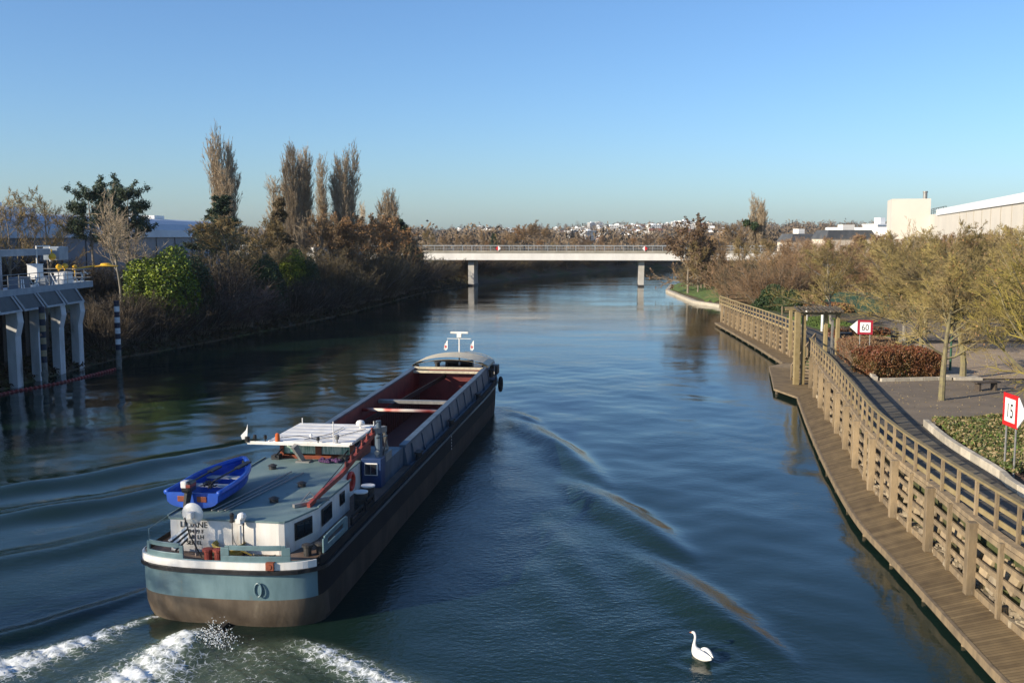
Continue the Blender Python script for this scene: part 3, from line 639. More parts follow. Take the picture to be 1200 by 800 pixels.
M_rail = mat("galvanised_rail", (.42, .45, .46), (.34, .36, .37), rough=.5, metal=.3, scale=3)
rl = MB(); bbox(rl, (0, 1), -.02, .08, 8.50, 8.62); rl.build("handrail", M_rail, br)
rl = MB(); bbox(rl, (0, 1), .0, .05, 7.95, 8.0); rl.build("handrail", M_rail, br)
pp = None
for k in range(69):
    q = bl((k+.5)/69)+bn*.03; p_ = MB(); p_.box(-.05, .05, -.05, .05, 7.5, 8.5)
    if pp is None: pp = p_.build("rail_post", M_rail, br); pp.location = q
    else: c = pp.copy(); COL.objects.link(c); c.location = q; c.parent = br
m = MB()
for k in range(420):
    q = bl((k+.5)/420)+bn*.03; m.box(q.x-.018, q.x+.018, q.y-.018, q.y+.018, 7.5, 8.5)
tag(m.build("balusters", M_rail, br), "thin upright bars filling the bridge railing", kind='stuff')
rl = MB(); bbox(rl, (0, 1), 9.8, 9.9, 8.45, 8.55); rl.build("handrail", M_rail, br)
def pier(t, wx, wy, tw):
    mb = MB(); c = bl(t)+bn*5
    rg_ = []
    for z, k in ((-2.4, 1), (5.5, tw)): rg_.append([(c+bdir*sx*wx/2*k+bn*sy*wy/2)[:2]+(z,) for sx, sy in ((-1,-1),(1,-1),(1,1),(-1,1))])
    rg_ = [[tuple(p[:2])+(p[2],) for p in r_] for r_ in rg_]
    mb.loft(rg_); o = mb.build("pier", M_concrete, br)
    mb = MB(); a = c-bn*(wy/2+.15); a.z = .1; b = c+bn*(wy/2+.15); b.z = .1; mb.bar(a, b, wx+.25, .5); mb.build("pier_footing", M_darksteel, o)
def tpx(X): return (X-A_[0])/(B_[0]-A_[0])
pier(tpx(-8.9), 1.25, 6.5, 1.0); pier(tpx(27.0), .95, 6.5, 1.35); pier(tpx(-48), 1.25, 6.5, 1)
def lozenge(X, left_red, lab):
    c = bl(tpx(X))+bn*(-.3)+Vector((0, 212, 8.0)); t = thing("bridge_mark", lab, "navigation sign", c, math.atan2(bdir.y, bdir.x), "red and white marks on the bridge")
    s = .56
    for sg, red in ((-1, left_red), (1, not left_red)):
        mb = MB(); mb.add([(0,-.04,-s),(0,-.04,s),(sg*s,-.04,0),(0,.04,-s),(0,.04,s),(sg*s,.04,0)], [(0,1,2),(3,5,4),(0,2,5,3),(2,1,4,5)])
        mb.build("red_half" if red else "white_half", M_signred if red else M_signwhite, t)
lozenge(-2.9, True, "red and white diamond mark on the bridge railing, red half on the left")
lozenge(27.6, False, "red and white diamond mark on the bridge railing, white half on the left")

# ------------------------------------------------------------------ the barge
SH = 1.95
def hw_loop(L0, L1, hw, na=9, ns=2.8, a_s=1.15, nb=2.1, a_b=4.4, arc=.12):
    """closed plan outline: starboard side stern->bow, then port side back; L0 stern u, L1 bow u"""
    pts = []
    for i in range(na+1):
        t = i/na*math.pi/2; c = math.cos(t); s = math.sin(t); v = hw*s**(2/ns) if s > 0 else 0; u = L0+a_s*(1-c**(2/ns) if c > 1e-9 else 1); pts.append((u+0*arc, v))
    for u in np.linspace(L0+a_s+2, L1-a_b-.5, 14): pts.append((u, hw))
    for i in range(na+2):
        t = i/(na+1)*math.pi/2; s = math.sin(t); c = math.cos(t); pts.append((L1-a_b*(1-s**(2/nb)), hw*c**(2/nb) if c > 1e-9 else 0))
    return pts + [(u, -v) for u, v in pts[-2:0:-1]]
def sheer(u): return max(0, u-29)**2/64*.42
barge = thing("cargo_barge", "long river cargo barge under way with teal stern, white cabin and open red hold", "barge", BO, -BA)
# local axes: x = starboard, y = forward
def loc(u, v, z): return (v, u, z)
# hull shell
levels = [(-1.2, .9, 2.35), (-.35, .55, 2.5), (.15, .22, 2.6), (.5, .08, 2.62), (.84, .03, 2.62), (.86, .03, 2.62), (1.25, 0, 2.62), (1.66, 0, 2.62), (1.68, 0, 2.62), (SH, 0, 2.62)]
hm = MB(); rings = []
for z, ins, hw in levels:
    lp = hw_loop(ins, 38.0-max(0, (1.9-z))*.35, hw); rings.append([loc(u, v, z+(sheer(u) if z > .4 else 0)*(min(1, max(0, (z-.4))/1.5))) for u, v in lp])
hm.loft(rings, cap=False)
hull = hm.build("hull", [M_hullbrown, M_teal, M_hullside, mat("bottom_paint_shade_tone", (.040, .030, .022), (.075, .058, .042), rough=.8, scale=1.6, stretch=(1, 1, .3), bump=.2, bscale=7, spec=.3)], barge)  # last material: bottom paint darkened along the sides to stand in for shade
nring = len(rings[0])
for i_, p in enumerate(hull.data.polygons):
    c = p.center; k_ = i_ % nring; lv = i_//nring
    if lv >= 5: p.material_index = 1 if (k_ < 6+(1 if lv < 7 else 0) or k_ > nring-9) else 2
    elif c.y > 1.3: p.material_index = 3
    p.use_smooth = abs(p.normal.z) < .9
def along(lp, u0, u1, side): # points of the outline on a side between two u
    n = len(lp)//2+1; s = lp[:n] if side > 0 else [(a, -b) for a, b in lp[:n]]
    return [p for p in s if u0 <= p[0] <= u1]
LP = hw_loop(0, 38, 2.62, na=16)
half = LP[:len(LP)//2+1]
full = half[::-1]+[(u, -v) for u, v in half[1:]]     # bow -> starboard -> stern -> port -> bow
st = MB(); st.sweep([loc(u*1.0-(.05 if u < .3 else 0), v*1.022, 1.60+sheer(u)) for u, v in full], .10, .11); st.build("rubbing_strake", M_black, barge)
bw = MB(); sternp = [p for p in full if p[0] < (.62 if p[1] > 0 else 2.0)]
bw.sweep([loc(u-.012, v*1.006, 1.72) for u, v in sternp], .07, .20); bw.build("white_stern_band", M_white, barge)
bw = MB(); bw.sweep([loc(u, v, 1.72+sheer(u)) for u, v in full if u >= .6 and v > 0], .06, .24); bw.build("bulwark", M_hullside, barge)
bw = MB(); bw.sweep([loc(u, v, 1.72+sheer(u)) for u, v in full if u >= 1.9 and v <= 0], .06, .24); bw.build("bulwark", M_hullside, barge)
# deck plating: stern, side strips, bow
DZ = 1.80
M_deck = mat("worn_brown_deck", (.12, .075, .05), (.17, .12, .09), rough=.75, scale=2)
M_sidedeck = mat("blue_grey_deck", (.10, .125, .15), (.13, .15, .17), rough=.6, scale=1.3)
dk = MB(); pl = [p for p in half if p[0] <= 12.6]; pol = [(v, u) for u, v in pl]+[(-v, u) for u, v in pl[::-1]]; dk.prism(pol, DZ-.05, DZ); dk.build("stern_deck", M_deck, barge)
pu = [p for p in half if 12.6 <= p[0] <= 34.3]; u_l = [12.3]+[p[0] for p in pu]+[34.3]
for s_ in (1, -1):
    dk = MB(); V0 = []
    for u in u_l: z = DZ+sheer(u); V0 += [(s_*2.0, u, z), (s_*2.6, u, z)]
    dk.add(V0, [(2*i, 2*i+1, 2*i+3, 2*i+2) for i in range(len(u_l)-1)]); dk.build("side_deck", M_sidedeck, barge)
dk = MB(); pl = [p for p in half if p[0] >= 33.4]; V0 = []
for u, v in pl: V0 += [(v, u, DZ+.15+sheer(u)), (-v, u, DZ+.15+sheer(u))]
dk.add(V0, [(2*i, 2*i+1, 2*i+3, 2*i+2) for i in range(len(pl)-1)]); dk.build("bow_deck", M_sidedeck, barge)
# hold
HU0, HU1, HV = 12.2, 33.4, 2.0
hd = MB()
for s_ in (1, -1): hd.box(min(s_*HV, s_*(HV+.05)), max(s_*HV, s_*(HV+.05)), HU0, HU1, .2, DZ+.3)
hd.box(-HV, HV, HU1, HU1+.06, .2, 2.7); hd.box(-HV, HV, HU0-.06, HU0, .2, 2.5); hold = hd.build("hold_walls", M_red, barge)
fl = MB(); fl.box(-HV, HV, HU0, HU1, .15, .25); fl.build("hold_floor", M_holdrib, hold)
for s_ in (1, -1):
    rb = MB()
    for k in range(44):
        u = HU0+.3+k*.48; rb.box(min(s_*HV, s_*(HV-.09)), max(s_*HV, s_*(HV-.09)), u, u+.10, .25, 1.6)
    rb.build("hold_ribs", M_holdrib, hold)
def cz(u): return 2.62+(u-12)*.012+sheer(u)*.6     # coaming top
for s_ in (1, -1):
    cm_ = MB(); us = np.linspace(HU0-.0, HU1+.1, 20); rg_ = []
    for u in us:
        z = cz(u); zb = DZ+sheer(u)
        rg_.append([(s_*(HV+.32), u, zb), (s_*(HV+.20), u, z-.12), (s_*(HV+.24), u, z-.10), (s_*(HV+.24), u, z), (s_*(HV-.02), u, z), (s_*(HV-.02), u, z-.08), (s_*(HV+.02), u, z-.12), (s_*(HV+.02), u, zb-.2)])
    cm_.loft(rg_); cm_.build("coaming", M_coam, barge)
    ci = MB(); rg_ = [[(s_*(HV-.024), u, DZ-.3), (s_*(HV-.024), u, cz(u)-.1), (s_*(HV+.01), u, cz(u)-.1), (s_*(HV+.01), u, DZ-.3)] for u in us]
    ci.loft(rg_); ci.build("coaming_lining", M_red, barge)
    for k in range(11):
        rt = MB(); u = HU0+1+k*2.0; a = (s_*(HV+.36), u, DZ+sheer(u)+.02); b = (s_*(HV+.22), u, cz(u)-.14); rt.bar(a, b, .05, .10); rt.build("coaming_stay", M_coam, barge)
# beams across the hold
def cross(u, z, r, name, mm): q = MB(); q.tube([(-HV, u, z), (HV, u, z)], r, 10); return q.build(name, mm, barge, smooth=True)
M_redwhite = mat("red_white_beam_paint", (.40, .05, .035), (.60, .52, .45), rough=.5, scale=1.4, detail=1)
cross(21.0, 2.38, .085, "hold_crossbeam", M_redwhite)
q = MB(); q.bar((-HV, 24.0, 2.3), (HV, 24.0, 2.3), .30, .16); q.build("hold_crossbeam", M_steel, barge)
# arched hatch at the fore end
ar = MB(); rg_ = []
for u in (33.0, 33.15, 35.6):
    r_ = []; zz = cz(33.3)+.05
    for k in range(15): t = k/14; v = -2.3+4.6*t; r_.append((v, u, zz+.50*(1-(2*t-1)**2)**.8+.0))
    for k in range(15): t = 1-k/14; v = -2.3+4.6*t; r_.append((v, u, zz-.10+.44*(1-(2*t-1)**2)**.8 if u < 35 else zz-.12))
    rg_.append(r_)
ar.loft(rg_, cap=False); ar.build("arched_hatch_cover", M_beige, barge, smooth=False)
for u, z, mm in ((32.6, cz(33)-.05, M_beige), (32.0, cz(33)-.20, M_beige)):
    q = MB(); q.bar((-2.05, u, z), (2.05, u, z), .25, .12)
    for k in range(12): v = -1.9+k*.34; q.bar((v, u-.13, z+.02), (v+.16, u-.13, z+.02), .02, .06)
    q.build("hatch_beam", mm, barge)
# bow gear
bz = DZ+.15+sheer(35.5)
q = MB(); q.box(-.6, .6, 35.8, 36.6, bz, bz+.35); q.tube([(-.7, 36.2, bz+.5), (.7, 36.2, bz+.5)], .2, 12); q.box(-.85, -.7, 35.9, 36.5, bz, bz+.7); q.box(.7, .85, 35.9, 36.5, bz, bz+.7); q.build("anchor_winch", M_darksteel, barge)
for v, u in ((2.0, 33.8), (2.25, 34.5), (-2.0, 33.8), (1.5, 36.5), (-1.5, 36.5)):
    q = MB(); q.lathe([(.13, 0), (.13, .32), (.19, .34), (.19, .42), (.10, .46)], (v, u, DZ+.15+sheer(u)), 12); q.lathe([(.11, 0), (.11, .30), (.17, .32), (.17, .40), (.08, .44)], (v, u+.42, DZ+.15+sheer(u)), 12); q.build("bollard", M_darksteel, barge)
q = MB(); q.box(2.15, 2.6, 34.9, 35.7, bz, bz+.55); q.box(1.95, 2.3, 35.9, 36.3, bz, bz+.4); q.build("bow_locker", M_darksteel, barge, bevel=.03)
q = MB()
pth = [(v*.96, u, DZ+.15+sheer(u)+.75) for u, v in half if u > 34.4]
q.tube([(2.5, 34.2, DZ+.5)]+pth, .025, 6); q.tube([(p[0], p[1], p[2]-.35) for p in pth], .018, 6)
for p in pth[::2]: q.tube([(p[0], p[1], p[2]-.72), p], .02, 6)
q.build("bow_rail", M_steel, barge)
mast = MB(); mz = cz(33)+.3; mast.tube([(0.05, 35.9, mz-.6), (0.05, 35.9, 4.55)], [.055, .04], 8); mast.tube([(-.72, 35.9, 4.30), (.78, 35.9, 4.30)], .022, 6); ms = mast.build("bow_mast", M_white, barge)
q = MB(); q.box(-.5, .62, 35.83, 35.97, 4.62, 4.74); q.box(-.09, .2, 35.78, 36.0, 4.38, 4.62); q.build("radar_bar", M_white, ms, bevel=.02)
for k, v in enumerate((-.80, .86)):
    q = MB(); q.add([(v-.14, 35.9, 3.62), (v-.02, 35.92, 3.55), (v+.10, 35.9, 3.66), (v+.10, 35.9, 4.22), (v+.0, 35.93, 4.05), (v-.10, 35.9, 3.95)], [(0,1,4,5), (1,2,3,4)]); q.build("pennant", M_white, ms)
    q = MB(); q.box(v-.07, v+.03, 35.888, 35.915, 3.72, 3.86); q.build("pennant_mark", mat("pennant_red", (.5,.06,.06), rough=.7), ms)
# tyre fender and side bollards
for u in (35.5,):
    q = MB(); o_ = len(q.v)
    q.tube([(2.70, u+.38*math.cos(t), 1.55+.38*math.sin(t)) for t in np.linspace(0, 2*math.pi, 19)], .11, 8, cap=False); f_ = q.build("tyre_fender", M_tyre, None, smooth=True); f_.parent = barge
for u in (13.2, 20.2, 28.0):
    q = MB(); q.lathe([(.1, 0), (.1, .26), (.15, .28), (.15, .34)], (2.5, u, DZ+sheer(u)), 10); q.lathe([(.1, 0), (.1, .26), (.15, .28), (.15, .34)], (2.5, u+.32, DZ+sheer(u)), 10); q.build("bollard", M_darksteel, barge)
q = MB()
for k in range(6): q.box(2.625, 2.632, 19.6, 19.68, .85+k*.14, .92+k*.14)
q.build("draught_marks", M_white, hull)

# cabin
CB = DZ-.02; CT = 2.72
foot = [(-2.02, 1.25), (-1.95, 1.12), (1.25, 1.08), (1.40, 1.13), (1.48, 1.28), (1.84, 2.6), (1.86, 5.9), (1.42, 5.92), (1.42, 8.7), (-2.05, 8.7)]
q = MB(); q.prism(foot, CB, CT); cabin = q.build("cabin", M_white, barge)
q = MB(); q.prism([(x*1.018, 4.9+(y-4.9)*1.008) for x, y in foot], CT, CT+.05); roof = q.build("cabin_roof", M_deckroof, barge)
q = MB(); q.sweep([(1.895, 2.6, CT+.052), (1.895, 5.93, CT+.052)], .04, .04); q.sweep([(-2.06, 1.2, CT+.052), (-2.08, 8.7, CT+.052)], .04, .04); q.build("roof_edge_trim", M_deckroof, roof)
def window(p0, p1, z0, z1, nrm_, split=2):
    a = Vector(p0); b = Vector(p1); d = (b-a).normalized(); n = Vector(nrm_)
    q = MB(); c = (a+b)/2; c.z = (z0+z1)/2
    def pane(l0, l1, za, zb, off, th):
        A = a+d*l0; B = a+d*l1; v = [A+n*off, B+n*off]; vv = []
        for zz in (za, zb):
            for p in (A+n*off, B+n*off, B+n*(off+th), A+n*(off+th)): vv.append((p.x, p.y, zz))
        return vv, [(0,3,2,1),(4,5,6,7),(0,1,5,4),(1,2,6,5),(2,3,7,6),(3,0,4,7)]
    L_ = (b-a).length; vf = pane(0, L_, z0, z1, .004, .03); q.add(*vf); fr = q.build("window", M_black, cabin, bevel=.03)
    for k in range(split):
        w = (L_-.12)/split; q = MB(); q.add(*pane(.06+k*w+.015, .06+(k+1)*w-.015, z0+.06, z1-.06, .036, .012)); q.build("pane", M_glass, fr)
nA = Vector((.965, -.263, 0)); 
window((1.545, 1.52, 0), (1.775, 2.36, 0), 2.08, 2.6, nA); window((1.86, 3.0, 0), (1.86, 3.95, 0), 2.08, 2.6, (1, 0, 0)); window((1.86, 4.8, 0), (1.86, 5.3, 0), 2.2, 2.6, (1, 0, 0), 1)
def text_mesh(s, size, m_, name, parent, loc_, rot, squash=1.0, ext=.004):
    cu = bpy.data.curves.new(name, 'FONT'); cu.body = s; cu.size = size; cu.extrude = ext; cu.align_x = 'CENTER'
    o = bpy.data.objects.new(name, cu); COL.objects.link(o)
    dg = bpy.context.evaluated_depsgraph_get(); me_ = bpy.data.meshes.new_from_object(o.evaluated_get(dg)); bpy.data.objects.remove(o)
    me_.materials.clear(); me_.materials.append(m_); oo = bpy.data.objects.new(name, me_); COL.objects.link(oo); oo.parent = parent
    oo.location = loc_; oo.rotation_euler = rot; oo.scale = (squash, 1, 1); return oo
for s, z, sz in (("LILIANE", 2.50, .24), ("P 9449 F", 2.33, .165), ("4 HP LH", 2.17, .165), ("SEFFEL", 2.0, .165)):
    text_mesh(s, sz, M_signblack, "lettering", cabin, (-1.25, 1.10, z), (math.pi/2, 0, 0), 1.0)
for u, v in ((3.0, .4), (4.9, .6), (7.1, -1.2)):
    q = MB(); q.lathe([(.13, 0), (.13, .1), (.17, .12), (.05, .18)], (v, u, CT+.05), 12); q.build("roof_vent", M_darksteel, roof)
# recess behind the cabin: side house with navy front, engine casing
q = MB(); q.box(1.46, 2.18, 8.7, 9.3, DZ, 2.85); nb = q.build("side_locker", M_navy, barge, bevel=.02)
q = MB(); q.box(1.58, 2.06, 8.66, 8.70, 2.25, 2.70); fr = q.build("locker_window", M_white, nb, bevel=.02)
for k in (0, 1): q = MB(); q.box(1.61+k*.215, 1.61+k*.215+.2, 8.645, 8.66, 2.29, 2.66); q.build("pane", M_glass, fr)
q = MB(); q.box(-2.1, 2.14, 9.3, HU0-.05, DZ, 2.55); q.build("engine_casing", M_coam, barge)
# wheelhouse
WZ0, WZ1 = CT+.05, 3.40
q = MB(); q.box(-1.62, 1.12, 8.95, 11.2, DZ, WZ0+.08); wh = q.build("wheelhouse", M_orange, barge)
for x, y in ((-1.62, 8.95), (-.30, 8.95), (.98, 8.95), (-1.62, 11.06), (.98, 11.06)):
    q = MB(); q.box(x, x+(.14 if x != -.30 else .22), y, y+.14, WZ0+.08, WZ1); q.build("corner_post", M_orange, wh)
for x0, x1 in ((-1.48, -.30), (-.08, .98)):
    q = MB(); q.box(x0, x1, 9.0, 9.04, WZ0+.13, WZ1-.02); wf = q.build("window", M_curtain, wh)
for x in (-1.60, 1.05):
    q = MB(); q.box(x, x+.04, 9.1, 11.05, WZ0+.1, WZ1-.02); q.build("window", M_glass, wh)
q = MB(); q.box(-1.5, 1.0, 11.1, 11.14, WZ0+.1, WZ1-.02); q.build("window", M_glass, wh)
q = MB(); q.box(-1.80, 1.28, 8.25, 11.65, WZ1, WZ1+.10); wr = q.build("wheelhouse_roof", M_white, barge, bevel=.02)
q = MB()
for k in range(5): y = 8.9+k*.6; q.box(-1.74, 1.22, y, y+.015, WZ1+.101, WZ1+.112)
q.build("roof_seams", M_white, wr)
# rail of lamps along the aft roof edge
RZ = WZ1+.06
q = MB(); q.tube([(-2.55, 8.15, RZ), (1.25, 8.15, RZ)], .035, 8); q.bar((-2.5, 8.15, RZ-.05), (1.2, 8.15, RZ-.05), .05, .06); rail = q.build("lamp_rail", M_white, barge)
def small(name, mm, x, y, z, prof, par=rail, n=12): q = MB(); q.lathe(prof, (x, y, z), n); return q.build(name, mm, par, smooth=False)
for x, h in ((-2.22, .22), (-1.84, .22), (.08, .20)): small("deck_lamp", M_black, x, 8.15, RZ+.03, [(.02, 0), (.02, .08), (.06, .09), (.06, h), (.03, h+.02)])
small("amber_beacon", mat("amber_plastic", (.50, .10, .02), rough=.35), -1.42, 8.22, RZ+.03, [(.08, 0), (.09, .02), (.08, .26), (.03, .30)])
small("horn", M_steel, .75, 8.2, RZ+.03, [(.03, 0), (.03, .12), (.07, .14), (.09, .26), (.05, .3)])
small("antenna_dome", M_white, .82, 10.9, WZ1+.10, [(.03, 0), (.03, .10), (.15, .12), (.17, .2), (.12, .28), (.02, .31)], wr, 16)
small("antenna_dome", M_white, -.40, 8.8, WZ1+.10, [(.02, 0), (.02, .08), (.07, .10), (.02, .17)], wr)
small("lamp_base", M_black, -2.5, 8.15, RZ, [(.09, 0), (.09, .18), (.04, .2)])
for x, y, h in ((-1.65, 11.5, .22), (.62, 8.2, .75), (1.2, 11.4, .18)):
    q = MB(); q.tube([(x, y, WZ1+.08), (x, y, WZ1+.1+h)], .018, 6); q.build("aerial", M_white, wr)
q = MB(); q.tube([(-1.6, 8.6, WZ1+.13), (-.7, 8.5, WZ1+.25), (-.1, 8.5, WZ1+.14), (.6, 9.4, WZ1+.13), (1.1, 10.6, WZ1+.13)], .012, 5); q.tube([(-.5, 8.4, WZ1+.14), (.1, 9.5, WZ1+.14), (.2, 10.8, WZ1+.14)], .012, 5); q.build("cable", M_black, wr)
q = MB(); q.tube([(-2.52, 8.15, RZ), (-2.48, 8.15, RZ+.62)], .012, 6); fs = q.build("flag_staff", M_white, rail)
q = MB(); q.add([(-2.48, 8.15, RZ+.60), (-2.55, 8.17, RZ+.42), (-2.74, 8.13, RZ+.22), (-2.70, 8.15, RZ+.08), (-2.50, 8.16, RZ+.12)], [(0,1,2,3,4)]); q.build("small_flag", M_signwhite, fs)
q = MB(); q.bar((-.52, 8.3, WZ0), (-.75, 8.0, WZ0+.62), .16, .14, w2=.2, h2=.2); q.box(-.75, -.25, 8.1, 8.5, WZ0, WZ0+.05); q.build("searchlight_bracket", M_steel, barge)
# drive gear of the folding wheelhouse on the roof
for v in (-1.62, .82): q = MB(); q.box(v-.14, v+.14, 8.45, 8.8, WZ0, WZ0+.16); q.tube([(v, 8.4, WZ0+.12), (v+.1, 8.9, WZ0+.3)], .03, 6); q.build("hinge_block", M_darksteel, barge)
# red boat crane
cr = MB(); cr.lathe([(.14, 0), (.14, 1.0), (.10, 1.02), (.10, 1.45)], (2.0, 9.1, DZ+.9), 12); crane = cr.build("boat_crane", M_coam, barge)
q = MB(); A1 = Vector((2.0, 9.1, 3.95)); A0 = Vector((1.78, 5.3, 3.10)); A2 = Vector((1.62, 2.55, CT+.10)); A15 = Vector((1.72, 3.6, 3.0))
q.bar((1.98, 8.6, 3.82), A0, .12, .18, w2=.11, h2=.15); q.bar(A0, A15, .11, .15); q.bar(A15, A2, .10, .14); jib = q.build("jib", M_crane, crane)
q = MB()
for k in range(6):
    t = .10+k*.14; p = A1.lerp(A0, t)+Vector((0, 0, .02)); n_ = A1.lerp(A0, t+.11)+Vector((0, 0, .02))
    q.add([p+Vector((-.02,0,0)), n_+Vector((-.02,0,0)), n_+Vector((-.02,.03,.26)), p+Vector((.02,0,0)), n_+Vector((.02,0,0)), n_+Vector((.02,.03,.26))], [(0,1,2),(3,5,4),(0,2,5,3),(1,4,5,2),(0,3,4,1)])
q.build("jib_teeth", M_crane, jib)
q = MB(); q.tube([A1+Vector((0, .4, -.05)), A1+Vector((0, 0, .2)), A0+Vector((0, 0, .28)), A15+Vector((0, 0, .1))], .014, 5); q.build("hoist_cable", M_black, crane)
q = MB(); q.bar((2.0, 9.9, 3.7), (1.98, 8.5, 3.88), .2, .2); q.bar((2.0, 10.3, 2.7), (2.0, 9.8, 3.8), .10, .12); q.tube([(1.95, 10.4, 2.9), (2.0, 8.8, 3.05)], .09, 8); q.box(1.8, 2.15, 9.5, 10.4, 2.55, 2.85); q.build("crane_head", M_steel, crane)
q = MB(); q.tube([(2.1, 9.1, 2.7), (2.1, 9.9, 3.45), (2.05, 8.7, 3.6)], .03, 6); q.build("hydraulic_hose", M_black, crane)
q = MB(); q.bar((1.2, 2.45, CT+.11), (1.95, 3.4, CT+.11), .12, .10); q.tube([(1.25, 2.9, CT+.08), (1.45, 3.2, CT+.35), (1.7, 3.2, CT+.08)], .02, 6); q.tube([(1.3, 3.2, CT+.08), (1.7, 2.8, CT+.3)], .015, 6); q.build("jib_cradle", M_steel, roof)
# stern fairlead plates with slots
def plate(name, pts, z0, z1, mm, slot=True):
    P = resample(pts, .12); n = len(P); q = MB(); th = .05
    def seg(i0, i1, za, zb): q.sweep([(p.x, p.y, za) for p in P[i0:i1+1]], th, zb-za)
    k = max(2, n//5); h = z1-z0
    seg(k-1, n-k, z1-h*.30, z1); seg(0, n-1, z0, z0+h*.36)
    seg(0, k-1, z0+h*.36, z1-h*.14); seg(n-k, n-1, z0+h*.36, z1-h*.14)
    for a, b in ((0, k-1), (n-k, n-1)): q.sweep([(p.x, p.y, z1-h*.14) for p in P[a+(1 if a == 0 else 0):b+(0 if a else 1)]], th, h*.12)
    return q.build(name, mm, barge, bevel=.012)
fullx = [(v, u, 0) for u, v in full]
def arcpts(v0, v1): return [(x, y+.03, 0) for x, y, z in sorted([p for p in fullx if p[1] < 1.2 and v0 <= p[0] <= v1])]
M_tealdk = mat("teal_plate_paint", (.12, .20, .215), (.09, .15, .165), rough=.5, scale=4)
plate("fairlead_plate", arcpts(-2.3, -.85), 1.925, 2.36, M_tealdk); plate("fairlead_plate", arcpts(-.2, 1.95), 1.925, 2.38, M_tealdk)
plate("fairlead_plate", [(v*.985, u, 0) for u, v in half if .9 < u < 2.2]+[(2.58, 3.2, 0)], 1.96, 2.42, M_tealdk)
plate("fairlead_plate", [(2.58, 3.6, 0), (2.58, 5.0, 0)], 1.96, 2.26, M_hullside); plate("fairlead_plate", [(2.58, 5.2, 0), (2.58, 6.2, 0)], 1.96, 2.30, M_hullside)
q = MB(); q.tube([(1.05+.0*math.cos(t)+.10*math.cos(t), -.03, 1.18+.19*math.sin(t)) for t in np.linspace(0, 2*math.pi, 17)], .022, 6, cap=False); q.add([(1.05+.09*math.cos(t), .0, 1.18+.17*math.sin(t)) for t in np.linspace(0, 2*math.pi, 16, endpoint=False)], [tuple(range(16))]); hs = q.build("hawse_ring", M_teal, hull)
q = MB(); q.box(1.28, 1.5, -.04, .2, 1.74, 1.95); q.tube([(1.38, -.06, 1.84), (1.38, .06, 1.84)], .07, 10); q.build("stern_fairlead", M_orange, barge)
# stern posts: dish, lamps, ensign, cowl
q = MB(); q.tube([(-1.05, .75, DZ), (-1.05, .75, 2.95)], .025, 8); dp = q.build("dish_pole", mat("rusty_pole", (.25,.10,.07), (.4,.38,.35), rough=.6, scale=3), barge)
q = MB(); q.lathe([(.02, 0), (.20, .02), (.30, .06), (.31, .075), (.20, .04), (.02, .03)], (-1.08, .62, 3.02), 24, 'y'); q.build("satellite_dish", M_white, dp, smooth=True)
q = MB(); q.box(-1.13, -.98, .40, .62, 2.92, 3.12); q.build("dish_housing", M_white, dp, bevel=.03)
q = MB(); q.tube([(-.82, .62, DZ), (-1.12, .55, 2.45), (-1.22, .5, 2.95)], .02, 6); es = q.build("ensign_staff", M_darksteel, barge)
# drooping ensign: striped cloth in folds
fv = []; ff = []; nx_, nz_ = 13, 12
for j in range(nz_+1):
    for i in range(nx_+1):
        s_ = i/nx_; t_ = j/nz_; x = -1.14-.62*s_*(1-.35*t_)-.02*t_; z = 2.74-.75*s_*.62-.42*t_+.06*s_*t_; y = .52+.07*math.sin(s_*13+t_*2)*(.3+s_)
        fv.append((x, y, z))
for j in range(nz_):
    for i in range(nx_): a = j*(nx_+1)+i; ff.append((a, a+1, a+nx_+2, a+nx_+1))
eb = MB(); eb.add(fv, ff); ens = eb.build("ensign", [M_signwhite, M_black], es)
for k, p in enumerate(ens.data.polygons): p.material_index = 1 if ((k//nx_)//2) % 2 == 1 else 0
md = ens.modifiers.new("thickness", 'SOLIDIFY'); md.thickness = .006
q = MB(); q.tube([(.92-.62, .9, DZ), (.30, .9, 2.75)], .02, 8); cp = q.build("vent_pole", M_darksteel, barge)
q = MB(); q.lathe([(.05, 0), (.07, .02), (.07, .14), (.10, .16), (.13, .24), (.11, .32), (.04, .36)], (.24, .95, 2.66), 14); q.box(.10, .24, .82, .95, 2.74, 2.86); q.build("cowl_vent", M_white, cp)
q = MB(); q.tube([(-.05, .95, DZ), (-.05, .95, 2.72)], .016, 6); lp_ = q.build("stern_lamp_post", M_steel, barge)
q = MB(); q.lathe([(.02, 0), (.07, .02), (.07, .07), (.05, .09), (.06, .22), (.07, .24), (.03, .29)], (-.05, .95, 2.72), 10); q.build("stern_lamp", M_black, lp_)
q = MB(); q.tube([(-.05, .93, 2.5), (.02, .9, 2.2), (.18, .85, 2.0), (.42, .8, 1.95)], .012, 5); q.build("lamp_cable", M_steel, lp_)
for v in (-.55, 2.05):
    q = MB(); q.lathe([(.11, 0), (.11, .24), (.16, .26), (.16, .32), (.05, .35)], (v, .45 if v < 0 else 1.15, DZ), 12); q.lathe([(.11, 0), (.11, .24), (.16, .26), (.16, .32), (.05, .35)], (v+.3, .45 if v < 0 else 1.35, DZ), 12); q.build("bollard", M_crane if v < 0 else M_darksteel, barge)
q = MB(); q.tube([(-2.5, .9, 1.95), (-2.55, 1.0, 2.45), (-2.58, 2.6, 2.5), (-2.58, 2.6, 1.95)], .015, 6); q.build("port_rail", M_tealdk, barge)
# rudder and stern post just breaking the wash
q = MB(); q.box(-.06, .06, -.55, .3, -1.2, .12); q.build("rudder", M_darksteel, barge)

def onb(u, v, z): p = b2w(u, v, z); return (p.x, p.y, p.z)
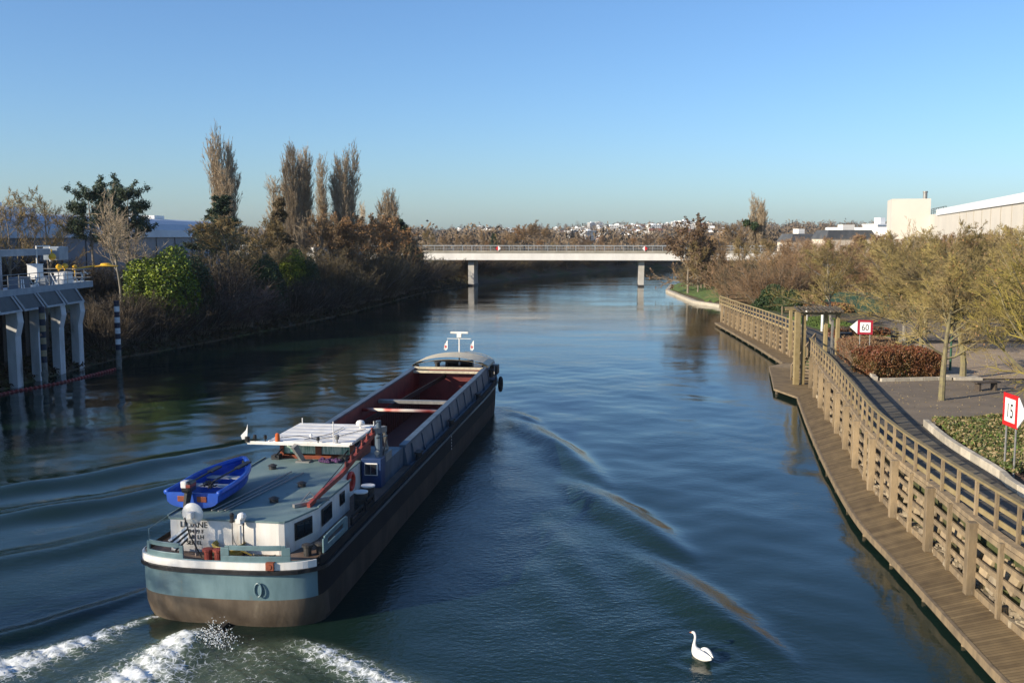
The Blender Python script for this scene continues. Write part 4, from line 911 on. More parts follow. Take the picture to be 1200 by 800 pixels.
# things lying on the barge
t = thing("rowing_dinghy", "bright blue plastic dinghy stowed on the barge cabin roof", "dinghy", onb(1.75, -1.58, CT+.08), -BA-.02, sc=.93)
n_ = 17; rings = []; inner = []
for i in range(n_):
    s_ = i/(n_-1); u = s_*3.9; hwid = .86*(1-max(0, (s_-.35)/.65)**2.4*.93); bot = .06+.34*max(0, (s_-.6)/.4)**2; top = .55+.22*s_**2; x_ = []
    for k in range(13):
        a = -math.pi/2+math.pi*k/12; vv = hwid*math.sin(a); zz = top-(top-bot)*(max(0, math.cos(a))**.42); x_.append((vv, u, zz))
    rings.append(x_); inner.append([(p[0]*.88, p[1]*(.985)+.02, max(p[2], bot+.07) if abs(p[0]) < hwid*.97 else p[2]) for p in x_])
q = MB()
loopr = [r_+[(p[0], p[1], p[2]+(.02 if 0 < k < 12 else .0)) for k, p in list(enumerate(inner[i]))[::-1]] for i, r_ in enumerate(rings)]
q.loft(loopr); dh = q.build("hull", M_dinghy, t, smooth=False)
q = MB(); q.add([(p[0], -.002+p[1], p[2]) for p in rings[0]]+[(p[0], .07, p[2]) for p in rings[0]], [tuple(range(13)), tuple(range(25, 12, -1))]+[(k, k+1, k+14, k+13) for k in range(12)]+[(0, 13, 25, 12)]); q.build("transom", M_dinghy, t)
for sx in (-.48, .16): q = MB(); q.box(sx, sx+.32, -.03, .0, .27, .45); q.build("transom_pad", M_orange, t, bevel=.02)
q = MB()
gp = [(p[0][0], p[0][1], p[0][2]) for p in rings]+[(p[-1][0], p[-1][1], p[-1][2]) for p in rings[::-1]]; q.tube(gp, .085, 8, cap=True); q.build("gunwale", M_dinghy, t, smooth=True)
for u in (1.3, 2.4): q = MB(); q.box(-.66, .66, u, u+.28, .40, .45); q.build("thwart", mat("grey_white_seat", (.45,.46,.46), (.35,.36,.38), rough=.6), t)
q = MB(); q.box(-.20, .12, -.36, .12, .62, .98); mo = q.build("outboard_motor", M_black, t, bevel=.08)
q = MB(); q.box(-.19, .0, -.37, -.12, .78, .995); q.build("motor_cowl_stripe", M_white, mo, bevel=.03)
q = MB(); q.box(-.02, .13, -.37, .05, .80, .90); q.build("motor_badge", M_crane, mo, bevel=.01)
q = MB(); q.bar((-.04, -.16, .62), (-.10, -.30, -.05), .13, .20, w2=.09, h2=.14); q.bar((-.10, -.35, .02), (-.10, -.15, .0), .2, .04); q.build("motor_leg", M_darksteel, mo)
q = MB(); q.lathe([(.02, 0), (.07, .04), (.07, .12), (.03, .16)], (-.1, -.45, -.10), 10, 'y'); q.build("propeller_hub", M_white, mo)
for a, b, lab in (((-.45, 1.0, .60), (-.30, 2.5, .70), "dark oar lying along the left side of the blue dinghy"), ((.15, 1.2, .60), (.42, 3.1, .74), "dark oar lying along the right side of the blue dinghy")):
    q = MB(); q.tube([a, b], .03, 6); q.bar(Vector(a).lerp(Vector(b), .62), Vector(b), .17, .05)
    o = q.build("oar", M_darksteel); o.location = t.location; o.rotation_euler = t.rotation_euler; tag(o, lab, "oar")
q = MB(); r_ = random.Random(3)
for k in range(7): q.tube([(.1+r_.uniform(-.2, .2), .9+r_.uniform(-.25, .25), .45+r_.uniform(0, .2)) for _ in range(5)], .022, 5)
o = q.build("tangled_rope", M_black); o.location = t.location; o.rotation_euler = t.rotation_euler; tag(o, "dark tangled rope heaped in the stern of the blue dinghy", "rope")
# long poles on the roof
for k, (v0, u0, v1, u1) in enumerate(((-1.0, 1.75, -.35, 6.6), (-.78, 1.7, -.20, 5.9), (-.62, 1.8, .1, 6.5))):
    q = MB(); q.tube([onb(u0, v0, CT+.10), onb(u1, v1, CT+.10)], .022, 6); o = q.build("boat_pole", M_steel)
    tag(o, ["grey boat pole on the cabin roof, the one beside the blue dinghy", "grey boat pole on the cabin roof, middle one of three", "grey boat pole on the cabin roof, farthest from the dinghy"][k], "boat pole")
q = MB()
for k in range(9): q.tube([onb(.95+.34*math.sin(t)*(1+.03*k), -.02+(.40+.02*(k % 3))*math.cos(t)-.15, DZ+.05+.035*k) for t in np.linspace(0, 2*math.pi, 19)], .024, 5, cap=False)
q.tube([onb(.7, -.5, DZ+.35), onb(.6, -.2, DZ+.2), onb(.55, .3, DZ+.3), onb(.7, .6, DZ+.1)], .022, 5); tag(q.build("hose_coil", M_yellow), "coiled yellow hose on the stern deck against the white cabin wall", "hose")
q = MB(); r_ = random.Random(5)
for k in range(6): q.tube([onb(.35+r_.uniform(0, .3), 1.1+r_.uniform(-.45, .45), DZ+.04+r_.uniform(0, .12)) for _ in range(6)], .022, 5)
tag(q.build("mooring_rope", mat("tan_rope", (.35,.28,.17), (.25,.19,.11), rough=.9, scale=12)), "tan mooring rope heaped behind the right stern plate", "rope")
for k, (u, v) in enumerate(((5.75, 2.28), (6.55, 2.30))):
    t = thing("oil_drum", ["dark drum with a white lid on the barge side deck, nearer one", "dark drum with a white lid on the barge side deck, by the navy locker"][k], "drum", onb(u, v, DZ), -BA, "white-lidded drums on the side deck")
    q = MB(); q.lathe([(.22, 0), (.22, .2), (.235, .21), (.22, .22), (.22, .4), (.235, .41), (.22, .42), (.22, .62)], (0, 0, 0), 18); q.build("drum_body", M_darksteel, t); q = MB(); q.lathe([(.235, .62), (.235, .66), (.20, .67)], (0, 0, 0), 18); q.build("lid", M_white, t)
q = MB(); q.tube([onb(7.3+.27*math.cos(t), 1.50, 2.38+.27*math.sin(t)) for t in np.linspace(0, 2*math.pi, 21)], .075, 8, cap=False); tag(q.build("life_ring", M_lifered, smooth=True), "red life ring hung on the white cabin side by the crane", "life ring")
q = MB(); r_ = random.Random(9)
for k in range(16): p = (8.35+r_.uniform(-.25, .2), .45+r_.uniform(-.4, .4), CT+.07); q.lathe([(.03, 0), (.08, .03), (.07, .09), (.02, .12)], onb(*p), 6)
tag(q.build("flower_tray", mat("purple_cloth", (.10,.03,.12), (.03,.02,.05), rough=.8, scale=14)), "purple bundle lying on the roof below the green-curtained window", "bundle")

# ------------------------------------------------------------------ swan
sw = thing("swan", "white swan swimming on the open water right of the barge", "swan", (4.80, 24.35, .02), math.radians(116))
sw.scale = (.74, .74, .74)
def rings_along(path, rw, rh, n=14):
    P = [Vector(p) for p in path]; out = []
    for i, p in enumerate(P):
        d = (P[min(i+1, len(P)-1)]-P[max(i-1, 0)]).normalized(); side = Vector((0, 1, 0)); up = side.cross(d).normalized()*-1
        out.append([p+side*(rw[i]*math.cos(2*math.pi*k/n))+up*(rh[i]*math.sin(2*math.pi*k/n)) for k in range(n)])
    return out
# x forward: tail, back, chest, S-neck, head
path = [(-.62,0,.17),(-.52,0,.15),(-.38,0,.12),(-.15,0,.10),(.08,0,.10),(.25,0,.13),(.34,0,.20),(.37,0,.29),(.37,0,.39),(.34,0,.50),(.32,0,.60),(.33,0,.69),(.37,0,.745),(.43,0,.755),(.50,0,.73),(.53,0,.715)]
rw = [.02,.09,.16,.225,.235,.19,.125,.075,.052,.043,.040,.041,.046,.050,.036,.022]
rh = [.015,.05,.11,.17,.19,.17,.12,.075,.052,.043,.040,.041,.045,.048,.034,.02]
q = MB(); q.loft(rings_along(path, rw, rh)); bd = q.build("body", mat("swan_feathers", (.80,.78,.73), (.74,.70,.62), rough=.7, scale=6), sw, smooth=True)
md = bd.modifiers.new("smooth", 'SUBSURF'); md.levels = 1; md.render_levels = 2
for s_ in (1, -1):
    q = MB(); q.loft(rings_along([(.18,s_*.13,.20),(.08,s_*.17,.24),(-.12,s_*.17,.27),(-.34,s_*.13,.28),(-.52,s_*.07,.27),(-.66,s_*.03,.25)], [.03,.08,.10,.085,.05,.01], [.03,.09,.12,.09,.05,.012])); o = q.build("wing", MATS["swan_feathers"], sw, smooth=True); md = o.modifiers.new("smooth", 'SUBSURF'); md.levels = 1
q = MB(); q.loft(rings_along([(.515,0,.725),(.56,0,.705),(.62,0,.685),(.645,0,.678)], [.028,.024,.022,.010], [.026,.018,.010,.006], 10)); q.build("beak", mat("swan_beak_orange", (.55,.16,.04), rough=.5), sw, smooth=True)
q = MB(); q.lathe([(.004,-.02),(.018,-.01),(.020,.0),(.014,.015),(.004,.02)], (.525,0,.752), 8); q.build("beak_knob", M_black, sw)
for s_ in (1, -1): q = MB(); q.lathe([(.003,-.008),(.009,0),(.003,.008)], (.475, s_*.040, .748), 8); q.build("eye", M_black, sw)
# propeller spray
rg = rs(77); n = 700; s_ = rg.gamma(2., .16, n); aa = rg.rand(n)*2*np.pi
pu_ = -.55-rg.rand(n)*.9; pv_ = .15+rg.normal(0, .30, n); pz_ = np.abs(rg.normal(0, .26, n))*np.exp(-((pv_-.2)/.5)**2)+.06
q = MB()
for i in range(n):
    p = b2w(pu_[i], pv_[i], pz_[i]); r_ = .007+.014*rg.rand()**2
    q.add([(p.x+r_, p.y, p.z), (p.x-r_, p.y, p.z), (p.x, p.y+r_, p.z), (p.x, p.y-r_, p.z), (p.x, p.y, p.z+r_*1.3), (p.x, p.y, p.z-r_)], [(0,2,4),(2,1,4),(1,3,4),(3,0,4),(2,0,5),(1,2,5),(3,1,5),(0,3,5)])
tag(q.build("spray", M_foam), "white spray thrown up behind the barge stern", kind='stuff')

# ------------------------------------------------------------------ left bank: loading works
wk = thing("river_loading_works", "concrete river works with hoppers, railed platform and grey gantry beam on the left bank", "industrial pier", (0, 0, 0))
cols_y = [59.8, 63.2, 66.6, 70.0, 73.4, 76.8, 80.2]
for y in cols_y:
    q = MB(); prof = [(-35.5, -2.4), (-34.9, -2.4), (-34.9, 3.6), (-34.65, 4.6), (-34.75, 5.5), (-35.5, 5.5)]
    q.loft([[(x, y-.42, z) for x, z in prof], [(x, y+.42, z) for x, z in prof]]); q.build("column", M_colconc, wk)
    q = MB(); prof = [(-39, -2.4), (-37.6, -2.4), (-37.6, 5.0), (-39, 5.0)]; q.loft([[(x, y-.25, z) for x, z in prof], [(x, y+.25, z) for x, z in prof]]); q.build("rear_wall", M_darksteel, wk)  # rear wall coloured dark to stand in for shade between the columns
    if y < 80:
        c = MB(); y0, y1 = y+.25, y+3.15
        c.add([(-34.5, y0, 5.5), (-34.5, y1, 5.5), (-34.9, y1-.5, 6.5), (-34.9, y0-.6, 6.5), (-34.62, y0, 5.4), (-34.62, y1, 5.4), (-35.0, y1-.5, 6.5), (-35.0, y0-.6, 6.5)], [(0,1,2,3),(4,7,6,5),(0,4,5,1),(1,5,6,2),(2,6,7,3),(3,7,4,0)])
        c.box(-37.4, -34.9, y1-.05, y1+.05, 5.5, 6.4); c.box(-37.4, -34.9, y0-.05, y0+.05, 5.5, 6.4); hp = c.build("hopper", mat("hopper_inner_shade", (.03,.033,.036), (.06,.065,.07), rough=.6, scale=1.5), wk)  # dark front colour stands in for the shaded inside of the hopper
        c = MB(); c.bar((-34.46, y0-.1, 5.45), (-34.46, y1+.1, 5.45), .09, .14); c.bar((-34.46, y1, 5.5), (-34.86, y1-.5, 6.5), .12, .12); c.bar((-34.46, y0, 5.5), (-34.86, y0-.6, 6.5), .12, .12); c.build("hopper_rim", mat("pale_rim_steel", (.40,.44,.48), (.30,.33,.36), rough=.5, scale=2), hp)
q = MB(); q.box(-40, -38.6, 58, 81.2, -2.4, 5.6); q.build("quay_block", M_darksteel, wk)  # dark colour here too paints the shade of the recess
M_blsteel = mat("blue_grey_steel", (.26, .31, .36), (.20, .245, .29), rough=.55, scale=1.2)
q = MB(); q.box(-40, -35.0, 56, 83.2, 6.45, 6.62); q.box(-35.12, -35.0, 56, 83.2, 6.62, 6.95); q.box(-39.8, -35.1, 83.05, 83.2, 6.62, 6.95); pf = q.build("platform", M_blsteel, wk)
q = MB()
for y in (58, 62, 66, 70, 74, 78, 82): q.box(-36.0, -35.7, y-.1, y+.1, 5.4, 6.45)
q.build("platform_leg", M_darksteel, wk)
q = MB()
for z in (7.25, 7.6, 7.95): q.tube([(-35.1, 56, z), (-35.1, 83.1, z), (-39.5, 83.1, z)], .03, 6)
for y in np.arange(57, 83.2, 1.55): q.tube([(-35.1, y, 6.9), (-35.1, y, 7.97)], .03, 6)
q.build("railing", M_steel, wk)
q = MB(); q.box(-37.9, -37.4, 52, 81.0, 9.15, 9.65); q.build("gantry_beam", M_blsteel, wk)
for y in (57, 73.0): q = MB(); q.box(-37.85, -37.45, y-.25, y+.25, 6.6, 9.15); q.build("gantry_post", M_blsteel, wk)
q = MB(); q.box(-38.1, -36.8, 81.2, 82.9, 8.7, 9.8); q.build("winch_housing", M_blsteel, wk, bevel=.05)
q = MB(); q.tube([(-37.4, 78.6, 8.5), (-37.4, 78.6, 9.85), (-37.4, 80.9, 9.85), (-37.4, 80.9, 8.6)], .06, 6); q.build("hoop_frame", M_white, wk)
for x, y0, y1, z0, z1, mm, nm in ((-36.4, 68.6, 70.2, 6.6, 7.5, M_blsteel, "cabinet"), (-36.2, 75.3, 76.3, 7.4, 8.5, M_signwhite, "cabinet"), (-36.4, 72.6, 74.6, 6.6, 7.6, M_warewall, "cabinet"), (-36.3, 79.9, 81.6, 6.75, 7.7, M_signwhite, "cabinet"), (-36.4, 77.0, 78.8, 6.6, 7.5, M_warewall, "cabinet"), (-38.2, 70.3, 72.3, 6.6, 8.9, M_warewall, "control_hut")):
    q = MB(); q.box(x-.4, x+.35, y0, y1, z0, z1); q.box(x-.44, x+.39, y0-.04, y1+.04, z1, z1+.05); q.build(nm, mm, wk, bevel=.02)
r_ = random.Random(4)
for k in range(26):
    q = MB(); y = r_.uniform(72, 83); q.bar((-35.3+r_.uniform(-.5, .1), y, r_.uniform(6.3, 7.9)), (-35.3+r_.uniform(-.5, .1), y+r_.uniform(-.6, .6), r_.uniform(6.3, 7.9)), .06); q.build("pipe", M_signwhite, wk)
for y, z, rr in ((80.1, 9.0, .30), (81.2, 8.15, .25), (82.3, 8.2, .25), (84.2, 8.1, .15)):
    q = MB(); q.lathe([(.08, -.3), (rr*.6, -.2), (rr, .05), (rr*.9, .18), (.05, .24)], (-36.9, y, z), 14, 'y'); q.tube([(-36.9, y, z), (-36.9, y, z-.9 if z < 8.5 else z+.6)], .05, 6); q.build("yellow_lamp", M_yel, wk)
q = MB(); q.tube([(-36.6, 83.1, 7.9), (-35.6, 85.2, 8.15)], .06, 6); q.loft([[(-36.4+.9*(i-2)*.5+1.3, 86.0, 8.0)]*1+[(-36.4+.9*(i-2)*.5+1.3, 86.0, 8.1)]*1+[(-36.4+.9*(i-2)*.5+1.3, 86.6, 8.1)]+[(-36.4+.9*(i-2)*.5+1.3, 86.6, 8.0)] for i in range(5)])
q.lathe([(.95, 0), (1.0, .05), (.5, .12), (.4, .25), (.2, .28)], (-35.1, 86.3, 8.05), 18); q.build("yellow_dish_arm", M_yel, wk)

M_bandblue = mat("band_blue", (.012, .02, .045), (.01, .015, .03), rough=.6, scale=4)
M_bandwhite = mat("band_white", (.70, .72, .72), (.52, .53, .52), rough=.6, scale=4)
M_bandtan = mat("band_tan", (.32, .26, .15), (.22, .19, .12), rough=.8, scale=4)
for x, y, h, lab, mw in ((-31.75, 79.8, 5.5, "blue and white banded mooring pole standing free in the water", M_bandwhite), (-33.9, 71.6, 5.6, "stained tan and blue banded pole in front of the concrete columns", M_bandtan)):
    t = thing("banded_pole", lab, "mooring pole", (x, y, 0), 0, "banded poles in the water by the loading works")
    q = MB(); q.lathe([(.20, -2.4), (.20, .55), (.24, .56), (.24, .9), (.20, .91), (.20, h*.28)], (0, 0, 0), 14); q.build("pole", mat("pole_base", (.22,.22,.20), (.12,.11,.09), rough=.9, scale=3), t)
    n = 9
    for k in range(n):
        z0 = h*.28+k*(h*.72)/n; q = MB(); q.lathe([(.205, z0), (.205, z0+h*.72/n)], (0, 0, 0), 14); q.build("band", M_bandblue if k % 2 == 0 else mw, t)
q = MB(); fb = smooth_path([(-35.0, 64, 0), (-34.2, 68, 0), (-32.9, 72, 0), (-32.3, 76, 0), (-31.9, 79.2, 0)], .4)
q.tube([(x, y, .02) for x, y, z in fb], .05, 6)
for k in range(0, len(fb), 1): x, y, z = fb[k]; q.lathe([(.05, -.13), (.13, -.08), (.13, .08), (.05, .13)], (x, y, .03), 8, 'y')
tag(q.build("floating_boom", mat("boom_red", (.28,.03,.025), (.16,.03,.03), rough=.6, scale=3)), "red floating boom strung along the water below the loading works", "floating boom")

# ------------------------------------------------------------------ right bank quay
M_deckplank = plank_mat("boardwalk_planks", (.12, .080, .036), (.27, .190, .090), .14, gap=.09)
M_ramppl = plank_mat("promenade_slabs", (.055, .050, .040), (.14, .12, .085), 1.4, gap=.05)
outer = smooth_path([(11.3,12,.4),(11.35,18,.4),(11.5,22.1,.4),(11.6,23.7,.4),(12.23,30.8,.4),(12.51,34.5,.4),(13.19,38.9,.4),(14.65,46.4,.4),(16.5,55.0,.4),(18.4,63.4,.4)], 1.0)
inner_ = smooth_path([(13.1,12,.4),(13.15,18,.4),(13.25,22.1,.4),(13.28,24,.4),(13.75,31,.4),(14.1,34.8,.4),(14.75,39.2,.4),(16.3,46.9,.4),(18.1,56,.4),(20.3,66,.4)], 1.0)
outer = resample(outer, .5); inner_ = resample(inner_, .5); n_ = min(len(outer), len(inner_))
def re_n(P, n): 
    L_ = sum((P[i+1]-P[i]).length for i in range(len(P)-1)); return resample(P, L_/(n-1)+1e-9)
outer = re_n(outer, 100)[:100]; inner_ = re_n(inner_, 100)[:100]
bwk = thing("lower_boardwalk", "narrow plank boardwalk just above the water below the timber fence", "boardwalk", (0, 0, 0))
strip("decking", [tuple(p) for p in outer], [tuple(p) for p in inner_], M_deckplank, parent=bwk)
q = MB(); q.sweep([p+Vector((0, 0, -.22)) for p in outer], .10, .235); q.build("edge_beam", M_wood, bwk)
q = MB(); q.sweep([p+Vector((0, 0, -.20)) for p in offset(outer, .8)], .9, .10); q.build("joists", M_darkwood, bwk)
for p in resample(outer, 3.3)[1:]:
    for dx in (.14, .42):
        q = MB(); q.lathe([(.09, -2.4), (.09, .16)], (p.x+dx, p.y+dx*.6, 0), 8); q.build("pile", M_wood, bwk)
# platform below the pergola
plf = thing("landing_platform", "wider plank landing platform jutting over the water below the stairs", "platform", (0, 0, 0))
poly = [(18.35,63.3),(17.75,66.8),(20.4,78.4),(22.3,80.6),(23.6,80.4),(22.6,74.5),(20.6,66.4)]
q = MB(); q.prism(poly, .26, .385); o = q.build("deck_frame", M_wood, plf)
strip("decking", [(17.78,66.8,.39),(18.8,71.0,.39),(20.4,78.3,.39)], [(20.55,66.4,.39),(21.6,70.6,.39),(22.7,76.5,.39)], M_deckplank, parent=plf)
strip("decking", [(18.4,63.4,.392),(17.8,66.78,.392)], [(20.0,64.6,.392),(20.5,66.38,.392)], M_deckplank, parent=plf)
for x, y in ((17.9,66.9),(18.5,63.8),(18.9,71),(20.2,77.6)): q = MB(); q.lathe([(.12, -2.4), (.12, .28)], (x+.1, y, 0), 8); q.build("pile", M_darkwood, plf)
# far boardwalk
fo_ = [(22.1,80.6,.4),(22.9,92,.4),(23.6,105,.4),(24.25,118.5,.4)]; fi_ = [(23.75,80.4,.4),(24.25,92,.4),(24.75,105,.4),(25.3,118.5,.4)]
fw = thing("far_boardwalk", "far stretch of plank boardwalk below the timber wall beyond the landing", "boardwalk", (0, 0, 0))
FO_ = re_n(resample(fo_, 1), 40)[:40]; FI_ = re_n(resample(fi_, 1), 40)[:40]
strip("decking", [tuple(p) for p in FO_], [tuple(p) for p in FI_], M_deckplank, parent=fw)
q = MB(); q.sweep([p+Vector((0, 0, -.22)) for p in FO_], .10, .235); q.build("edge_beam", M_wood, fw)
for p in resample(FO_, 3.6): q = MB(); q.lathe([(.1, -2.4), (.1, .16)], (p.x+.2, p.y, 0), 8); q.build("pile", M_darkwood, fw)

def timber_wall(name, lab, path, big, m1=M_wood, spacing=4.0, board=(.55, .98, 1.42, 1.86)):
    """lattice of posts and rails from the boardwalk up to the promenade"""
    t = thing(name, lab, "timber fence", (0, 0, 0)); P = resample(path, .5)
    for z in board: q = MB(); q.sweep([p+Vector((0, 0, z)) for p in offset(P, -.02)], .06, .15); q.build("board", m1, t)
    q = MB(); q.sweep([p+Vector((0, 0, 0)) for p in P], .10, .20); q.build("foot_beam", m1, t)
    q = MB(); q.sweep([p+Vector((0, 0, 2.02)) for p in offset(P, .10)], .26, .14); q.build("cap_beam", M_wood, t)
    pr = None; pr2 = None
    B = resample(path, spacing)
    for i, p in enumerate(B):
        d = (B[min(i+1, len(B)-1)]-B[max(i-1, 0)]); rz = math.atan2(-d.x, d.y)
        if pr is None: q = MB(); q.box(-.13, .13, -.14, .14, 0, 2.14); pr = q.build("post", m1, t, bevel=.015); o = pr
        else: o = pr.copy(); COL.objects.link(o); o.parent = t
        nn = Vector((-d.y, d.x, 0)).normalized(); o.location = p+nn*.16; o.rotation_euler = (0, 0, rz+R.uniform(-.03, .03))
    for i in range(len(B)-1):
        c = B[i].lerp(B[i+1], .5); c = min(P, key=lambda a: (a-c).length); d = B[i+1]-B[i]; rz = math.atan2(-d.x, d.y)
        if pr2 is None: q = MB(); q.box(-.06, .06, -.07, .07, 0, 2.1); pr2 = q.build("stud", m1, t); o = pr2
        else: o = pr2.copy(); COL.objects.link(o); o.parent = t
        nn = Vector((-d.y, d.x, 0)).normalized(); o.location = c+nn*.09; o.rotation_euler = (0, 0, rz)
    return t
basep = smooth_path([(12.95,12,.4),(13.05,20,.4),(13.15,24,.4),(13.34,27.6,.4),(13.79,31.66,.4),(14.14,35.6,.4),(14.71,39.4,.4),(15.39,43.26,.4),(17.01,50.6,.4),(18.3,57.3,.4),(20.4,66.8,.4)], .5)
timber_wall("timber_fence", "tall weathered timber fence of posts and rails between boardwalk and promenade, near stretch", basep, 1)
farp = [(23.75,81.5,.4),(24.1,88,.4),(24.5,100,.4),(25.2,118.5,.4)]
timber_wall("timber_fence", "tall timber fence above the far boardwalk, beyond the pergola", farp, 1, spacing=2.6, board=(.5, .9, 1.3, 1.7))
def railing(name, lab, path, post=1.38, h=1.15, z0=2.5, m1=M_woodgreen):
    t = thing(name, lab, "railing", (0, 0, 0)); P = resample([(x, y, z0) for x, y, z in path], .5)
    q = MB(); q.sweep([p+Vector((0, 0, h-.06)) for p in P], .15, .07); q.build("top_rail", m1, t)
    for z in (.16, .58): q = MB(); q.sweep([p+Vector((0, 0, z)) for p in offset(P, .05)], .045, .16 if z < .3 else .12); q.build("board", m1, t)
    pr = None; B = resample([(x, y, z0) for x, y, z in path], post)
    for i, p in enumerate(B[:100]):
        d = (B[min(i+1, len(B)-1)]-B[max(i-1, 0)]); rz = math.atan2(-d.x, d.y)
        if pr is None: q = MB(); q.box(-.065, .02, -.055, .055, -.32, h-.06); pr = q.build("post", M_wood, t); o = pr
        else: o = pr.copy(); COL.objects.link(o); o.parent = t
        o.location = p; o.rotation_euler = (0, 0, rz)
    return t
railp = smooth_path([(13.25,12,0),(13.3,20,0),(13.45,25.0,0),(13.72,30.0,0),(13.98,33.1,0),(14.28,36.1,0),(14.95,40.6,0),(16.3,47,0),(17.5,52.6,0),(18.3,56.2,0),(19.6,63,0),(20.79,69.15,0)], .5)
railing("promenade_railing", "timber handrail along the river side of the promenade, from the pergola towards the viewer", railp)
railing("promenade_railing", "timber handrail above the far timber fence, beyond the pergola", [(22.3,75.2,0),(23.1,79.5,0),(23.6,84,0),(23.95,95,0),(24.1,105,0),(24.5,117,0)], post=1.3)
railing("promenade_railing", "short railing return on the far bank end by the brown scrub", [(24.6,117.5,0),(27.2,119.5,0),(31,121,0)], post=1.4)
# retaining wall of slabs and rocks behind the lattice
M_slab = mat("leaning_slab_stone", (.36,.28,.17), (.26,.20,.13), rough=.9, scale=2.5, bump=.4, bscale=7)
q = MB(); rp_ = offset([Vector(p) for p in basep], .52); rr_ = random.Random(12)
q.sweep([Vector((p.x, p.y, -1.2)) for p in resample(rp_, 1)], .3, 3.55)
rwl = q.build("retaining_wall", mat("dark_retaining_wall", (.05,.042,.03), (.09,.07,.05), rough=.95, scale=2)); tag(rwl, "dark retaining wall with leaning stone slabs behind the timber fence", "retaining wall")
tn = tag(rwl, None, None)
for k, p in enumerate(resample(rp_, .62)):
    if p.y > 62: break
    q = MB(); w = rr_.uniform(.30, .52); hh = rr_.uniform(.4, .8); z = rr_.uniform(.75, 1.25); l_ = rr_.uniform(-.12, .12); c = Vector((p.x-.27-rr_.uniform(0, .1), p.y, 0))
    q.bar(Vector((c.x-.06, c.y+l_, z)), Vector((c.x+.10, c.y-l_, z+hh)), .16, w, up=(0, 1, 0)); o = q.build("stone_slab", M_slab if rr_.random() < .7 else M_rock, rwl, bevel=.03)
q = MB()
for k in range(700):
    p = rp_[rr_.randrange(len(rp_))]; s_ = rr_.uniform(.06, .2); x = p.x-.22-rr_.uniform(0, .25); y = p.y+rr_.uniform(-.3, .3); z = .30+rr_.uniform(0, .55)*(1-(p.x-x-.2)*2)
    a = rr_.random()*6; q.add([(x+s_*math.cos(a+b)*rr_.uniform(.7, 1.1), y+s_*math.sin(a+b)*1.2, z+dz*s_*.6) for dz in (-1, 1) for b in (0, 1.57, 3.14, 4.7)], [(0,3,2,1),(4,5,6,7),(0,1,5,4),(1,2,6,5),(2,3,7,6),(3,0,4,7)])
tag(q.build("rubble", M_rock), "broken stone rubble heaped behind the timber fence", kind='stuff')
# wall behind the far fence
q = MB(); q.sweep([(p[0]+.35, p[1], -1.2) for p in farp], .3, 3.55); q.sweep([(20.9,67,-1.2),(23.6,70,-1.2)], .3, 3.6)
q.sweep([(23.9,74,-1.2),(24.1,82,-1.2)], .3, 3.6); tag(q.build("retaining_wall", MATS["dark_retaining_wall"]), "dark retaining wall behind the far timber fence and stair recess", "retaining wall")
# stairs
stt = thing("timber_stairs", "steep timber stairs dropping from the promenade to the landing below the pergola", "stairs", (0, 0, 0))
S0 = Vector((20.9, 70.2, .4)); S1 = Vector((23.3, 72.6, 2.5)); sd = (S1-S0); sn = Vector((-sd.y, sd.x, 0)).normalized()
for k in range(11): c = S0.lerp(S1, (k+.5)/11); q = MB(); q.bar(c-sn*1.1, c+sn*1.1, .28, .06); q.build("tread", M_wood, stt)
for s_ in (-1, 1):
    q = MB(); q.bar(S0+sn*1.15*s_, S1+sn*1.15*s_, .08, .26); q.build("stringer", M_wood, stt)
    q = MB(); q.bar(S0+sn*1.15*s_+Vector((0,0,1)), S1+sn*1.15*s_+Vector((0,0,1)), .08, .08)
    for k in range(4): c = S0.lerp(S1, k/3)+sn*1.15*s_; q.bar(c, c+Vector((0,0,1)), .08)
    q.build("stair_rail", M_wood, stt)
# pergola
pg = thing("timber_pergola", "open timber pergola with slatted top across the promenade at the stairs", "pergola", (0, 0, 0))
pa = Vector((19.75, 68.6, 0)); pb = Vector((22.55, 68.6, 0)); pc = Vector((21.2, 75.5, 0)); pd_ = Vector((24.6, 74.8, 0))
for p, w, z0 in ((pa, .36, .39), (pa+Vector((.48, .1, 0)), .24, .39), (pb, .24, 2.42), (pb+Vector((-.65, .6, 0)), .24, 2.42)):
    q = MB(); q.box(p.x-w/2, p.x+w/2, p.y-w/2, p.y+w/2, z0, 5.45); q.build("post", M_woodgreen, pg, bevel=.02)
q = MB(); q.box(pb.x-.36, pb.x-.26, 68.7, 68.95, 2.42, 4.9); q.build("grey_post", M_steel, pg)
q = MB(); q.box(19.7, 22.7, 68.45, 68.57, 5.27, 5.45); q.box(19.9, 23.9, 72.3, 72.42, 5.27, 5.45); q.build("beam", M_woodgreen, pg)
q = MB(); q.box(20.2, 20.4, 72.2, 72.4, 2.42, 5.3); q.build("post", M_woodgreen, pg); q = MB(); q.box(23.6, 23.8, 72.2, 72.4, 2.42, 5.3); q.build("post", M_woodgreen, pg)
for k in range(10): x = 19.8+k*.33; q = MB(); q.bar((x-.1, 67.9, 5.52), (x+.9, 72.9, 5.52), .07, .14); q.build("rafter", M_darkwood, pg)

